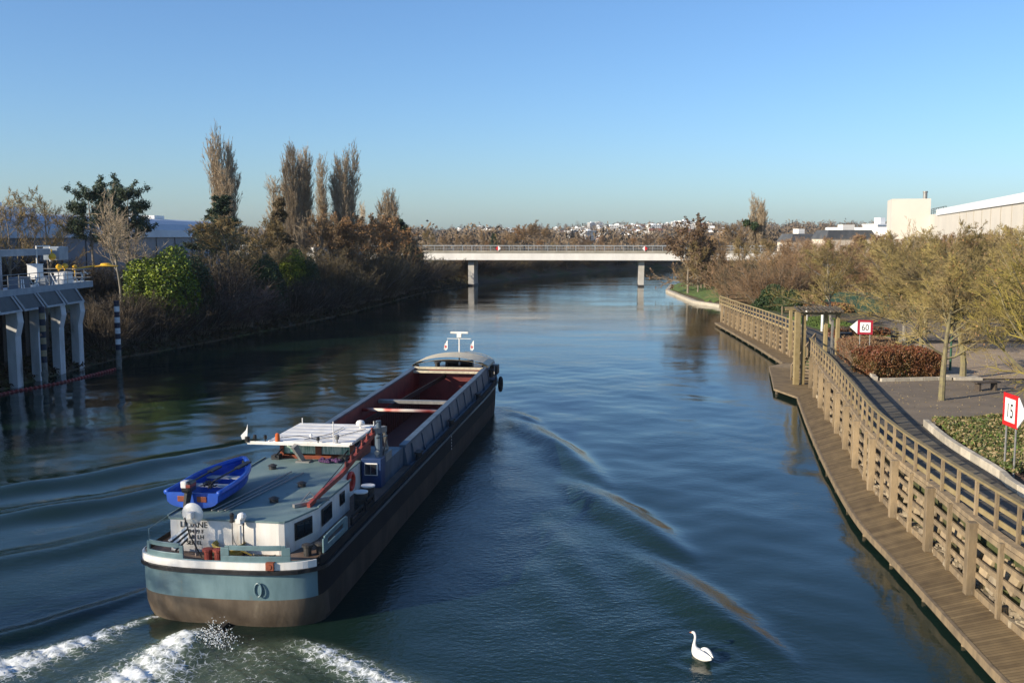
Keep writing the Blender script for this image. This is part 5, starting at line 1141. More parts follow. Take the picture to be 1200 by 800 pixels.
# promenade, kerb, park surfaces
kp = smooth_path([(15.9,12,2.45),(15.95,22,2.45),(16.24,30.9,2.45),(16.7,33.4,2.45),(17.19,38.3,2.45),(17.96,42.6,2.45)], .6)
inn = re_n(resample([(x, y, 2.49) for x, y, z in railp], 1), 90)[:90]
kk = smooth_path([(15.8,12,2.49),(15.9,22,2.49),(16.1,30.9,2.49),(16.55,33.4,2.49),(17.05,38.3,2.49),(17.85,42.6,2.49),(19.0,49.5,2.49),(20.5,56.0,2.49),(22.5,66,2.49),(23.4,69.5,2.49)], .6)
kk = re_n(resample(kk, 1), 90)[:90]
tag(strip("promenade", [tuple(p) for p in offset(inn, .10)], [tuple(p) for p in kk], M_ramppl), kind='structure')
tag(strip("promenade", [(21.0,69.2,2.494),(22.5,75.2,2.494),(23.3,79.5,2.494),(23.8,84,2.494),(24.1,95,2.494),(24.3,105,2.494),(24.7,117,2.494)], [(23.5,69.4,2.494),(25.0,75.0,2.494),(25.9,79.5,2.494),(26.4,84,2.494),(26.8,95,2.494),(27.0,105,2.494),(27.4,117,2.494)], M_ramppl), kind='structure')
def kerb(lab, pts, w=.22, h=.30, ln=.95, z0=2.44):
    t = thing("stone_kerb", lab, "kerb", (0, 0, 0)); P = resample([(x, y, z0) for x, y, *_ in pts], ln)
    for i in range(min(len(P)-1, 100)):
        q = MB(); a = P[i].lerp(P[i+1], .012); b = P[i].lerp(P[i+1], .988); q.sweep([a, b], w, h); q.build("kerb_stone", M_stone, t, bevel=.015)
    return t
kerb("pale stone kerb curving round the mulch bed beside the promenade", kp, h=.34)
kerb("straight pale stone kerb in front of the red hedge", [(20.75,56.2),(22.75,66.0)], h=.26)
kerb("pale stone kerb on the plaza side of the red hedge", [(20.9,55.9),(25.2,56.6)], h=.22)
kerb("pale stone kerb at the lawn edge beyond the pergola", [(23.8,70.5),(26.0,79.0)], h=.3)
kerb("low stone wall beyond the red hedge", [(25.0,76.5),(32.0,77.5)], h=.42, w=.4, ln=1.4)
def sheet(name, poly, z, m_, kind='structure'):
    me_ = bpy.data.meshes.new(name); me_.from_pydata([(x, y, z) for x, y in poly], [], [tuple(range(len(poly)))]); me_.materials.append(m_); o = bpy.data.objects.new(name, me_); COL.objects.link(o); return tag(o, kind=kind)
DZ0 = 2.76   # sheets lie just above the gently uneven park ground
def drape(name, x0, x1, y0, y1, dz, m_, f=None):
    xs_ = np.arange(x0, x1+.01, .75); ys_ = np.arange(y0, y1+.01, .75); X_, Y_, F_ = grid_patch(xs_, ys_)
    Zg = np.zeros_like(X_)+2.44+dz; keep = np.ones(len(F_), bool)
    if f is not None: cx = X_.ravel()[F_].mean(1); cy = Y_.ravel()[F_].mean(1); keep = f(cx, cy)
    return tag(link(name, npmesh(name, np.stack([X_.ravel(), Y_.ravel(), Zg.ravel()], 1), F_[keep], m_)), kind='structure')
def kx(y): return np.interp(y, [p.y for p in kk], [p.x for p in kk])
drape("plaza", 17.1, 62, 43.0, 57.0, .036, M_asphalt, lambda x, y: x > kx(y)-.6)
drape("park_path", 24.5, 70, 57.0, 76.0, .036, M_pave, lambda x, y: (x > 25.2+(y-57)*.12))
drape("park_path", 19, 62, 32.0, 43.0, .032, M_asphalt, lambda x, y: x > 24.5-(y-32)*.1)
drape("park_path", 30, 75, 78.0, 100.0, .032, M_asphalt, lambda x, y: (x > 31+(y-78)*.25) & (x < 58+(y-78)*.2))
drape("lawn", 25.5, 31.5, 78.0, 101.0, .03, M_grass, lambda x, y: (x > 26.9+(y-78)*.03) & (x < 31+(y-78)*.05))
drape("mulch_bed", 16.3, 25, 20.0, 43.0, .04, M_mulch, lambda x, y: (x > kx(y)+.30) & (x < np.minimum(24.3-(y-32)*.1, 24)))
drape("mulch_bed", 20.8, 26.5, 56.9, 68.0, .045, M_mulch, lambda x, y: (x > kx(y)+.35) & (x < 25.4))
# ground cover: hedge-like carpet beside the kerb
def cover(name, lab, f, x0, x1, y0, y1, n, hgt, leaf, mm, z0=2.47, kind='stuff', cat=None):
    rg = rs(int(x0*7+y0)); x = rg.uniform(x0, x1, n*3); y = rg.uniform(y0, y1, n*3); k = f(x, y); x = x[k][:n]; y = y[k][:n]
    e = np.clip(vnoise(x, y, 1.9)*.25+.75, .3, 1); zz = z0+hgt*e*(1-.35*rg.rand(len(x))**2); v, fc = leaves(rg, np.stack([x, y, zz], 1), leaf, .04, 1.6)
    o = link(name, npmesh(name, v, fc, mm, rg.randint(0, len(mm), len(fc)))); return tag(o, lab, cat, kind=kind)
cv = lambda x, y: (x > kx(y)+.45) & (x < 21.6-(y-34)*.0) & (y > 33.6+(x-17)*.1+.6*vnoise(x, y, 1.3)) & (y < 42.8)
cover("ground_cover", "shaggy green and straw ground cover behind the curved kerb", cv, 17.0, 21.8, 33, 43, 42000, .5, .045, [M_lfcover, M_grass, M_lfcover, M_straw])
cover("ground_cover", "low green ground cover between the benches and the near path", lambda x, y: (x > 20.8), 20.8, 23.6, 37.5, 42, 9000, .35, .045, [M_lfcover, M_grass])
cover("lawn_grass", "bright green grass blades on the lawn beyond the pergola", lambda x, y: (x > 27.0+(y-78)*.03) & (x < 30.8+(y-78)*.05), 26.5, 32, 78, 100, 20000, .10, .05, [M_grass])
rg = rs(5); q = MB()
for k in range(90):
    x = rg.uniform(17.3, 20.5); y = rg.uniform(30, 35.0); q.tube([(x, y, 2.46), (x+rg.normal(0, .08), y+rg.normal(0, .08), 2.46+rg.uniform(.25, .9))], .012, 3)
tag(q.build("dry_stems", M_straw), "dry straw stems standing in the mulch bed", kind='stuff')
# leaf litter
rg = rs(6); n = 5000; v, fc = leaves(rg, np.stack([rg.uniform(17, 45, n), rg.uniform(32, 75, n), np.full(n, 2.50)], 1), .024, .01, 1.3, up=None); k = v[:,0].reshape(-1, 4).mean(1) > kx(v[:,1].reshape(-1, 4).mean(1))+.4
tag(link("leaf_litter", npmesh("leaf_litter", v, fc[k], M_straw)), "scattered dead leaves on paths and beds", kind='stuff')

# hedges of the red bed
def hedge(key, seed, lx, ly, h, n, leaf, mats):
    rg = rs(seed); p = rg.rand(n, 3)*2-1; ax = rg.randint(0, 5, n); e = np.where(rg.rand(n) < .8, 1-.22*rg.rand(n)**2, rg.rand(n))
    p[:,0] = np.where(ax == 0, np.sign(p[:,0])*e, p[:,0]); p[:,1] = np.where(ax == 1, np.sign(p[:,1])*e, p[:,1]); p[:,2] = np.where(ax >= 2, e, np.abs(p[:,2]))
    p[:,2] = np.abs(p[:,2]); rr_ = np.maximum(np.abs(p[:,0]), np.abs(p[:,1])); p[:,2] *= 1-.22*rr_**6; p[:,:2] *= (1-.10*p[:,2:3]**4)
    lump = 1+.09*vnoise(p[:,0]*lx*2, p[:,1]*ly*2+p[:,2]*3, 2.4, 1); P3 = np.stack([p[:,0]*lx/2*lump, p[:,1]*ly/2*lump, p[:,2]*h*lump], 1)
    v, f = leaves(rg, P3, leaf, .04, 1.5); st_ = []
    P, Rd = grow(rg, np.stack([rg.uniform(-lx/2.3, lx/2.3, 60), rg.uniform(-ly/2.3, ly/2.3, 60), np.zeros(60)], 1), np.stack([rg.normal(0, .15, 60), rg.normal(0, .15, 60), np.ones(60)], 1), np.full(60, h*.9), np.full(60, .02), 4, .1)
    mi = rg.rand(n) < np.clip((P3[:,2]/h-.45)*1.6, .12, .9)
    return npmesh("stems_"+key, *prisms(P, Rd, 4), M_bark), npmesh("foliage_"+key, v, f, mats, mi.astype(int))
for args, loc_, rz, name, lab in (
    (("hedge_a", 51, 4.3, 2.8, 1.55, 42000, .033, [M_lfgreenred, M_lfred]), (23.0, 58.9, 2.46), .12, "clipped_hedge", "clipped hedge turning from green at the foot to red on top, by the plaza"),
    (("hedge_b", 52, 3.2, 6.0, 1.5, 26000, .033, [M_lfred, M_twred]), (23.4, 64.5, 2.46), -.15, "clipped_hedge", "twiggy reddish hedge behind the sixty sign posts"),
    (("hedge_c", 53, 5.0, 2.0, .7, 9000, .05, [M_lfred, M_darkwood]), (28.5, 81.5, 2.46), .1, "clipped_hedge", "low dark red hedge beyond the stone wall"),
    (("hedge_d", 54, 7.0, 3.0, 1.0, 9000, .06, [M_lforange, M_lfred]), (34.5, 108.0, 2.46), .1, "clipped_hedge", "low russet hedge at the far end of the lawn")):
    a, b = hedge(*args); t = thing(name, lab, "hedge", loc_, rz); link("stems", a, t); link("foliage", b, t)
for i, (x, y, h, lab) in enumerate(((21.6,61.5,1.6,"bare reddish shrub at the left end of the hedge bed"), (22.3,65.0,1.7,"bare reddish shrub beside the sixty sign"), (24.6,66.5,1.5,"bare reddish shrub behind the clipped hedge"))):
    plant("shrub_red", x, y, h, "red_shrub", lab, "shrub", "bare red shrubs in the hedge bed", wide=1.3, zoff=.1)

# benches, bins, lamp and bollards
def bench(x, y, rz, lab):
    t = thing("park_bench", lab, "bench", (x, y, 2.48), rz, "backless dark benches on the plaza")
    q = MB(); 
    for k in range(4): q.box(-.75, .75, -.24+k*.125, -.24+k*.125+.105, .42, .47)
    q.build("seat", M_bench, t)
    for s_ in (-.5, .5): q = MB(); q.box(s_-.06, s_+.06, -.18, .18, 0, .42); q.build("leg", M_bench, t)
bench(25.3, 52.6, .25, "small dark bench alone on the plaza near the thick tree trunk"); bench(24.4, 60.8, .1, "dark bench in shade behind the red hedge"); bench(26.2, 62.3, .1, "dark bench under the trees beyond the red hedge")
def bin_(x, y, lab): 
    t = thing("litter_bin", lab, "litter bin", (x, y, 2.48)); q = MB(); q.lathe([(.2, .15), (.23, .2), (.25, .85), (.27, .87), (.27, .93), (.22, .95)], (0, 0, 0), 14); q.build("bin_body", M_darksteel, t); q = MB(); q.tube([(-.3, 0, 0), (-.3, 0, 1.2)], .04, 6); q.lathe([(.22, 1.05), (.20, 1.12), (.05, 1.2)], (0, 0, 0), 12); q.build("bin_post", M_darksteel, t)
bin_(29.4, 76.0, "dark litter bin on a post beside the low red hedge")
q = MB(); q.box(-.45, .45, -.35, .35, 0, .8); q.box(-.5, .5, -.4, .4, .8, .88); tag(q.build("utility_box", M_darksteel, bevel=.03, loc=(25.4, 75.6, 2.46)), "dark squat utility box behind the sixty sign", "utility box")
q = MB(); q.lathe([(.09, 0), (.07, .2), (.05, 3.6), (.12, 3.7), (.10, 4.0), (.03, 4.1)], (0, 0, 0), 10); tag(q.build("green_lamp_post", mat("green_pole_paint", (.02,.10,.05), (.015,.07,.04), rough=.5), loc=(26.9, 60.6, 2.46)), "slim dark green lamp post among the plaza trees", "lamp post")
for i, (x, y, h) in enumerate(((26.9, 86, 1.5), (28.2, 95, 1.3))): q = MB(); q.lathe([(.12, 0), (.12, h), (.04, h+.1)], (0, 0, 0), 10); tag(q.build("white_post", M_white, loc=(x, y, 2.44)), ["white round post on the lawn behind the pergola", "white round post farther back on the lawn"][i], "post")
# channel signs
def sign(loc_, rz, num, arrow, w, h, lab, z1, red):
    t = thing("channel_sign", lab, "waterway sign", loc_, rz)
    q = MB(); q.box(-w/2, w/2, -.02, .02, z1, z1+h); q.build("board", red, t)
    b = .13*w+.02; q = MB(); q.box(-w/2+b, w/2-b, -.028, -.021, z1+b, z1+h-b); q.build("white_field", M_signwhite, t)
    s_ = arrow; x0 = s_*(w/2+.02); q = MB(); q.add([(x0, -.02, z1+.04), (x0, -.02, z1+h-.04), (x0+s_*.5*h, -.02, z1+h/2), (x0, .02, z1+.04), (x0, .02, z1+h-.04), (x0+s_*.5*h, .02, z1+h/2)], [(0,1,2),(3,5,4),(0,3,4,1),(1,4,5,2),(0,2,5,3)]); q.build("arrow_board", M_signwhite, t)
    for s_ in (-1, 1): q = MB(); q.tube([(s_*w*.33, .05, -.05), (s_*w*.33, .05, z1+h-.1)], .035, 8); q.build("post", M_steel, t)
    text_mesh(num, h*.62, M_signblack, "number", t, (0, -.030, z1+h*.5-h*.22), (math.pi/2, 0, 0), .82*w/h, .002)
sign((22.2, 62.3, 2.5), -.30, "60", -1, .90, .90, "red-bordered sign reading 60 with a white arrow tip pointing left", 2.02, mat("sign_dark_red", (.32,.012,.03), rough=.4))
sign((17.05, 33.6, 2.5), -1.60, "15", 1, 1.05, 1.12, "bright red sign reading 15 on two grey posts by the curved kerb", 1.70, M_signred)

# green mesh screens
for x0, y0, x1, y1, lab in ((34, 108, 46, 103, "dark green mesh screen at the back of the park, left stretch"), (42, 84, 68, 72, "dark green mesh screen behind the plaza trees")):
    t = thing("mesh_screen", lab, "fence", (x0, y0, 2.45)); d = Vector((x1-x0, y1-y0, 0)); L_ = d.length; t.rotation_euler = (0, 0, math.atan2(d.y, d.x))
    q = MB(); q.box(0, L_, -.02, .02, .1, 2.2); q.build("mesh_panel", M_greenmesh, t)
    n = int(L_/3)
    for k in range(n+1): q = MB(); q.box(k*L_/n-.04, k*L_/n+.04, -.06, -.021, 0, 2.3); q.build("post", M_greenmesh, t)
for x0, y0, x1, y1, lab in ((27.3, 100.5, 33.5, 101.5, "low timber rail fence behind the lawn"),):
    t = thing("rail_fence", lab, "fence", (x0, y0, 2.45)); d = Vector((x1-x0, y1-y0, 0)); L_ = d.length; t.rotation_euler = (0, 0, math.atan2(d.y, d.x))
    for z in (.5, .95): q = MB(); q.box(0, L_, -.04, .04, z, z+.12); q.build("rail", M_wood, t)
    for k in range(5): q = MB(); q.box(k*L_/4-.07, k*L_/4+.07, -.11, -.045, 0, 1.15); q.build("post", M_wood, t)
# stone edge of the promontory
q = MB(); rb_ = [(float(xr(y))-.05, y, -.6) for y in np.arange(138, 212, 2.5)]; q.sweep(rb_, .7, 1.05); tag(q.build("stone_bank_edge", M_stone), "pale stone edging round the grassy point before the bridge", "stone edging")
V_ = []; 
drape("grass_bank", 28.5, 50, 140, 205, 0, M_grass, lambda x, y: (x > xr(y)+.6) & (x < xr(y)+9)).location.z = 0
g_ = bpy.data.objects["grass_bank"]; 
co = np.zeros(len(g_.data.vertices)*3, np.float32); g_.data.vertices.foreach_get('co', co); co = co.reshape(-1, 3); co[:,2] = gz(co[:,0], co[:,1])+.16; g_.data.vertices.foreach_set('co', co.ravel()); g_.data.update()

# ------------------------------------------------------------------ buildings
def xat(px, y, z=4): return (px-600)/1166.7*(y*.9944+(CAM_Z-z)*.1057)
def ztop(py, y): return CAM_Z+(276-py)/1166.7*y*1.0
# blue-grey warehouse behind the left trees
t = thing("warehouse", "long blue-grey warehouse with pale roof band behind the left bank trees", "warehouse", (0, 0, 0))
q = MB(); q.prism([(-58, 0), (-58, 205), (-110, 205), (-110, 0)], 2, 10.4); q.build("wall", M_warewall, t)
q = MB(); rg_ = []
for y in (-2, 207):
    rg_.append([(-57.6, y, 10.4), (-57.8, y, 11.6), (-58.6, y, 12.6), (-60.4, y, 13.3), (-63, y, 13.6), (-111, y, 13.6), (-111, y, 10.4)])
q.loft(rg_); q.build("roof", M_wareroof, t)
for k, y in enumerate(np.arange(64, 204, 9)): q = MB(); q.box(-57.98, -57.90, y, y+.12, 4, 10.4); q.build("panel_joint", M_darksteel, t)
for x, y, w, d_, h in ((-66, 118, 5, 7, 1.2), (-68, 130, 4, 9, .9), (-64, 176, 2.5, 5, .6), (-65, 168, 3, 3, .8)): q = MB(); q.box(x-w/2, x+w/2, y, y+d_, 13.6, 13.6+h); q.build("roof_plant", M_signwhite, t)
q = MB(); q.loft([[(-63, 100, 13.6), (-63, 108, 13.6), (-70, 108, 13.6), (-70, 100, 13.6)], [(-63.6, 101.5, 16.0), (-63.6, 106.5, 16.0), (-69.5, 106.5, 16.0), (-69.5, 101.5, 16.0)]]); q.build("roof_hood", M_slate, t)
# white hall on the right
t = thing("white_hall", "large cream rendered hall with stepped block and flue behind the right bank trees", "hall", (0, 0, 0))
a = Vector((73.5, 135, 0)); b = Vector((109, 257, 0)); dd = (b-a).normalized(); nn = Vector((dd.y, -dd.x, 0))
def wallbox(mb, s0, s1, d0, d1, z0, z1):
    pts = [a+dd*s0+nn*d0, a+dd*s1+nn*d0, a+dd*s1+nn*d1, a+dd*s0+nn*d1]; mb.prism([(p.x, p.y) for p in pts], z0, z1)
q = MB(); wallbox(q, -60, 127, 0, 60, 2, 15.8); q.build("wall", M_render, t)
q = MB(); wallbox(q, -60.2, 127.2, -.35, 60.2, 15.8, 17.3); q.build("fascia", M_fascia, t)
q = MB(); wallbox(q, 127, 160, 2, 45, 2, 16.6); q.build("side_block", M_render, t)
q = MB(); wallbox(q, 160, 176, -8.5, 2, 2, 21.2); q.build("tower_block", M_render, t)
q = MB(); wallbox(q, 176, 196, -26, 6, 2, 13.2); q.build("low_block", M_fascia, t)
q = MB()
for z in (17.2, 17.7, 18.2): p = a+dd*129+nn*2.2; p2 = a+dd*159+nn*2.2; q.bar((p.x, p.y, z), (p2.x, p2.y, z), .12)
for k in range(7): p = a+dd*(129+k*5)+nn*2.2; q.bar((p.x, p.y, 16.6), (p.x, p.y, 18.2), .12)
q.build("roof_rail", M_darksteel, t)
p = a+dd*162+nn*0.6; q = MB(); q.lathe([(.6, 0), (.6, 1.9), (.7, 2.0), (.7, 2.4)], (p.x, p.y, 21.0), 12); q.build("flue", M_steel, t)
for k in range(16): p0_ = a+dd*(-55+k*9.6); q = MB(); q.bar((p0_.x-nn.x*.04, p0_.y-nn.y*.04, 8), (p0_.x-nn.x*.04, p0_.y-nn.y*.04, 15.7), .08); q.build("wall_joint", M_stone, t)
# town: six kinds of building, then copies
TB = []
wallm = [mat("town_wall_cream", (.60,.52,.42)), mat("town_wall_white", (.72,.70,.66)), mat("town_wall_ochre", (.48,.34,.22)), mat("town_wall_pink", (.55,.40,.32)), mat("town_wall_grey", (.42,.41,.40))]
M_win = mat("far_window_glass", (.06,.07,.09), rough=.2)
def building(name, lab, cat, x, y, w, d_, h, rz, wm, roofk, group=None, base=None):
    z = float(gz(x, y)) if base is None else base
    t = thing(name, lab, cat, (x, y, z), rz, group)
    q = MB(); q.box(-w/2, w/2, -d_/2, d_/2, -4, h); q.build("wall", wm, t)
    if roofk == 'flat': q = MB(); q.box(-w/2-.2, w/2+.2, -d_/2-.2, d_/2+.2, h, h+.5); q.box(-w*.15, w*.1, -d_*.2, d_*.2, h+.5, h+2.6); q.build("roof", M_fascia, t)
    elif roofk == 'mansard': q = MB(); q.loft([[(-w/2-.3, -d_/2-.3, h), (w/2+.3, -d_/2-.3, h), (w/2+.3, d_/2+.3, h), (-w/2-.3, d_/2+.3, h)], [(-w/2+1, -d_/2+1, h+2.6), (w/2-1, -d_/2+1, h+2.6), (w/2-1, d_/2-1, h+2.6), (-w/2+1, d_/2-1, h+2.6)]]); q.build("roof", M_slate, t); q = MB(); q.box(-w*.08, w*.16, -1.5, 1.5, h+2.6, h+4.2); q.build("lift_house", wallm[1], t)
    else: q = MB(); q.add([(-w/2-.4, -d_/2-.4, h), (w/2+.4, -d_/2-.4, h), (w/2+.4, d_/2+.4, h), (-w/2-.4, d_/2+.4, h), (-w/2-.4, 0, h+d_*.32), (w/2+.4, 0, h+d_*.32)], [(0,1,5,4), (2,3,4,5), (0,4,3), (1,2,5), (0,3,2,1)]); rf = q.build("roof", M_tile, t); q = MB(); q.box(w*.2, w*.2+1, .5, 1.5, h+1, h+d_*.32+1); q.build("chimney", wm, rf)
    nf = max(1, int(h/3)); nw = max(2, int(w/3.2)); nd = max(2, int(d_/3.2))
    for k in range(nf):
        q = MB(); z0 = k*3+1.0
        for j in range(nw): c = -w/2+(j+.5)*w/nw; q.box(c-.6, c+.6, -d_/2-.06, -d_/2-.01, z0, z0+1.4)
        for j in range(nd): c = -d_/2+(j+.5)*d_/nd; q.box(-w/2-.06, -w/2-.01, c-.6, c+.6, z0, z0+1.4)
        if base is None: q.build("window_row", M_win, t)
        else:
            for j in range(nw): c = -w/2+(j+.5)*w/nw; q = MB(); q.box(c-.6, c+.6, -d_/2-.06, -d_/2-.01, z0, z0+1.4); q.build("window", M_win, t)
            for j in range(nd): c = -d_/2+(j+.5)*d_/nd; q = MB(); q.box(-w/2-.06, -w/2-.01, c-.6, c+.6, z0, z0+1.4); q.build("window", M_win, t)
    return t
building("apartment_building", "pale apartment block with dark mansard roof, the left one above the right bank scrub", "apartment building", xat(934, 330), 330, 10, 8, ztop(267, 330)-7.0, .35, wallm[0], 'mansard', base=2.4)
building("apartment_building", "long pale apartment block with dark mansard roof left of the white hall", "apartment building", xat(988, 300), 300, 16, 9, ztop(262, 300)-7, .2, wallm[0], 'mansard', base=2.4)
building("apartment_building", "small white block with roof plant between the mansard roofs and the hall", "apartment building", xat(1030, 340), 340, 8, 8, ztop(259, 340)-4, .3, wallm[1], 'flat', base=2.4)
building("factory_shed", "white shed half hidden behind the orange trees on the left bank", "shed", -30.5, 174, 8, 6, 4.2, .3, wallm[1], 'flat')
rg = rs(99); protos = []
for i in range(6):
    w = [26, 14, 20, 12, 30, 16][i]; h = [12, 9, 15, 7, 9, 18][i]
    protos.append(building("town_building", "", "building", 0, 3500+i*60, w, [12, 10, 13, 9, 12, 14][i], h, 0, wallm[[1, 0, 1, 3, 2, 4][i]], ['flat', 'gable', 'flat', 'gable', 'flat', 'flat'][i], "buildings of the distant hillside town"))
labk = ["long white flat-roofed block in the hazy town beyond the bridge", "cream gabled house in the hazy town beyond the bridge", "tall white flat-roofed block in the hazy town beyond the bridge", "small pink gabled house in the hazy town beyond the bridge", "wide ochre flat-roofed block in the hazy town beyond the bridge", "tall grey flat-roofed tower in the hazy town beyond the bridge"]
spots = []
for k in range(96):
    px = rg.uniform(645, 835) if k < 76 else (rg.uniform(545, 580) if k < 86 else rg.uniform(395, 640)); y = rg.uniform(800, 1900) if k < 66 else rg.uniform(1300, 2000); spots.append((px, y))
for k, (px, y) in enumerate(spots):
    i = k % 6; o = protos[i] if k < 6 else copy_tree(protos[i]); x = xat(px, y, 12)
    o.location = (x, y, float(gz(x, y))-1.5); o.rotation_euler = (0, 0, rg.uniform(-.5, .5)); o['label'] = labk[i]; s_ = rg.uniform(.45, .8); o.scale = (s_, s_, s_)

# ------------------------------------------------------------------ trees, left bank
def T(key, px, y, top, name, lab, cat="tree", group=None, wide=1.0, rz=None, x=None):
    
    if x is None:
        x = xat(px, y); m_ = {"thicket": 2.0, "shrub": 3.2}.get(cat, 4.0)
        while px < 500 and y < 215 and x > float(xl(y))-m_: y += 1; x = xat(px, y)
        if px > 770 and 125 < y < 260: x = max(x, float(xr(y))+(1.8 if cat == "thicket" else 2.5))
    h = ztop(top, y)-float(gz(x, y)); return plant(key, x, y, h, name, lab, cat, group, wide, rz)
T("poplar_wide", 265, 150, 149, "poplar_tree", "tallest bare poplar, standing alone at the left of the poplars", wide=.82)
T("poplar_twin", 345, 160, 168, "poplar_tree", "tall bare poplar left of the twin pair in the middle of the left bank", wide=.8)
T("poplar_twin", 358, 163, 173, "poplar_tree", "tall bare poplar right of the twin pair in the middle of the left bank", wide=.8)
T("poplar_thin", 380, 172, 181, "poplar_tree", "thin see-through bare poplar between the twin pair and the broad one")
T("poplar_wide", 407, 165, 168, "poplar_tree", "broad bare poplar at the right of the tall poplars", wide=.88)
T("poplar_thin", 322, 165, 205, "poplar_tree", "slender short bare poplar behind the brown conifer", wide=1.5)
T("poplar_thin", 426, 185, 236, "poplar_tree", "small poplar tip just right of the broad poplar")
T("poplar_twin", 455, 158, 220, "poplar_tree", "short bare poplar rising out of the orange-leaved trees", wide=1.1)
T("pine", 112, 108, 206, "pine_tree", "dark pine with rounded crown, left one of the pair", wide=.92)
T("pine", 151, 112, 204, "pine_tree", "dark pine with rounded crown, right one of the pair", wide=.92)
T("pine", 132, 116, 214, "pine_tree", "dark pine between and behind the pine pair", wide=.9)
T("fir", 251, 140, 228, "fir_tree", "small dark fir at the foot of the tallest poplar", wide=1.5)
T("brown_larch", 326, 142, 231, "conifer_tree", "thin brownish conifer left of the twin poplars")
T("fir", 478, 152, 256, "fir_tree", "dark fir at the right end of the left bank trees", wide=1.6)
T("pale_bare", 142, 98, 217, "bare_tree", "pale-barked bare tree spreading in front of the pine pair", wide=1.1)
T("pale_bare", 164, 101, 240, "bare_tree", "smaller pale bare tree leaning right of the pines", wide=1.1)
for i, (px, y, tp, w) in enumerate(((-22, 96, 222, .9), (14, 98, 218, .9), (34, 104, 226, .8), (58, 100, 217, .8), (78, 108, 234, .9))):
    T("sparse_bare", px, y, tp, "bare_tree", "thin bare tree rising behind the loading works, " + ["at the far left edge", "second from the left", "middle one of five", "fourth from the left", "nearest the pines"][i], "tree", "bare trees behind the loading works", w*1.1)
T("olive_bare", 268, 122, 251, "bare_tree", "wide olive-brown bare tree below the tallest poplar", wide=1.75)
T("olive_bare", 306, 128, 253, "bare_tree", "olive-brown bare tree just left of the brown conifer", wide=1.3)
T("pale_bare", 352, 150, 243, "bare_tree", "pale twiggy tree at the feet of the twin poplars", wide=1.0)
T("round_bare", 376, 146, 240, "bare_tree", "rounded tan bare tree under the thin poplar")
for i, (px, y, tp, w) in enumerate(((395, 150, 248, 1.0), (412, 146, 256, 1.1), (432, 152, 250, 1.1), (452, 150, 252, 1.1), (470, 156, 262, 1.0))):
    T("orange_leaf", px, y, tp, "orange_tree", ["orange-leaved tree below the broad poplar, leftmost of the orange trees", "orange-leaved tree second from the left among the orange trees", "orange-leaved tree in the middle of the orange trees", "orange-leaved tree around the short poplar", "orange-leaved tree next to the dark fir at the end"][i], "tree", "orange-leaved trees on the left bank", w)
T("laurel_bright", 188, 98, 287, "laurel_shrub", "bright yellow-green rounded laurel beside the pines", "shrub", wide=1.22, rz=1.0)
T("laurel_dark", 216, 95, 300, "laurel_shrub", "dark green laurel right of the bright one", "shrub", wide=1.1)
T("laurel_dark", 165, 97, 322, "laurel_shrub", "dark green laurel below the bright laurel", "shrub", wide=1.2)
T("laurel_dark", 304, 108, 298, "laurel_shrub", "dark green laurel mass in the middle of the bank", "shrub", wide=1.0)
T("laurel_dark", 322, 113, 305, "laurel_shrub", "dark green laurel just left of the bright-topped one", "shrub", wide=1.0)
T("laurel_bright", 345, 131, 290, "laurel_shrub", "laurel with a bright yellow-green crown tip in the middle of the bank", "shrub", wide=1.0)
T("laurel_dark", 357, 117, 300, "laurel_shrub", "dark rounded laurel behind the white-stemmed tree", "shrub", wide=.8)
T("laurel_dark", 486, 160, 288, "laurel_shrub", "dark laurel at the right end of the left bank scrub", "shrub", wide=.8)
T("pale_bare", 357, 108, 300, "birch_tree", "white-stemmed bare birch leaning at the water's edge", wide=.6)
T("pale_bare", 487, 168, 262, "birch_tree", "pale thin birch before the left end of the bridge", wide=.6)
rg = rs(21); gl = ["dark bare thicket along the shaded left bank", "pinkish bare thicket along the shaded left bank", "olive bare thicket along the shaded left bank"]
tk = []
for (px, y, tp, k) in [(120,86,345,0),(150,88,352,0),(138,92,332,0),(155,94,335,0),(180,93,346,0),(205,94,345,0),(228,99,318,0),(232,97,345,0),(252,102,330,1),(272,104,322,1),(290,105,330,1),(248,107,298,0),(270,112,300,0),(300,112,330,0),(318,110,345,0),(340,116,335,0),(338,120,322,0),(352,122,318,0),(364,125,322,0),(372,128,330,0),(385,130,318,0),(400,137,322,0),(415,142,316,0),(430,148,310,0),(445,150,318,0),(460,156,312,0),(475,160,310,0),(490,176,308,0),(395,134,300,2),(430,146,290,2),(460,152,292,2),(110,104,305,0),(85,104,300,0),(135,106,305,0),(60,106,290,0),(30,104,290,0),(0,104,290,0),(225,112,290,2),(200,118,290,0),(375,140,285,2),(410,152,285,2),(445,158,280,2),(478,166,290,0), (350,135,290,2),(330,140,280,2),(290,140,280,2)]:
    T(["thicket_dark", "thicket_pink", "thicket_olive"][k], px, y, tp, "thicket", gl[k], "thicket", gl[k].replace(" along", "s along"), wide=1.15)
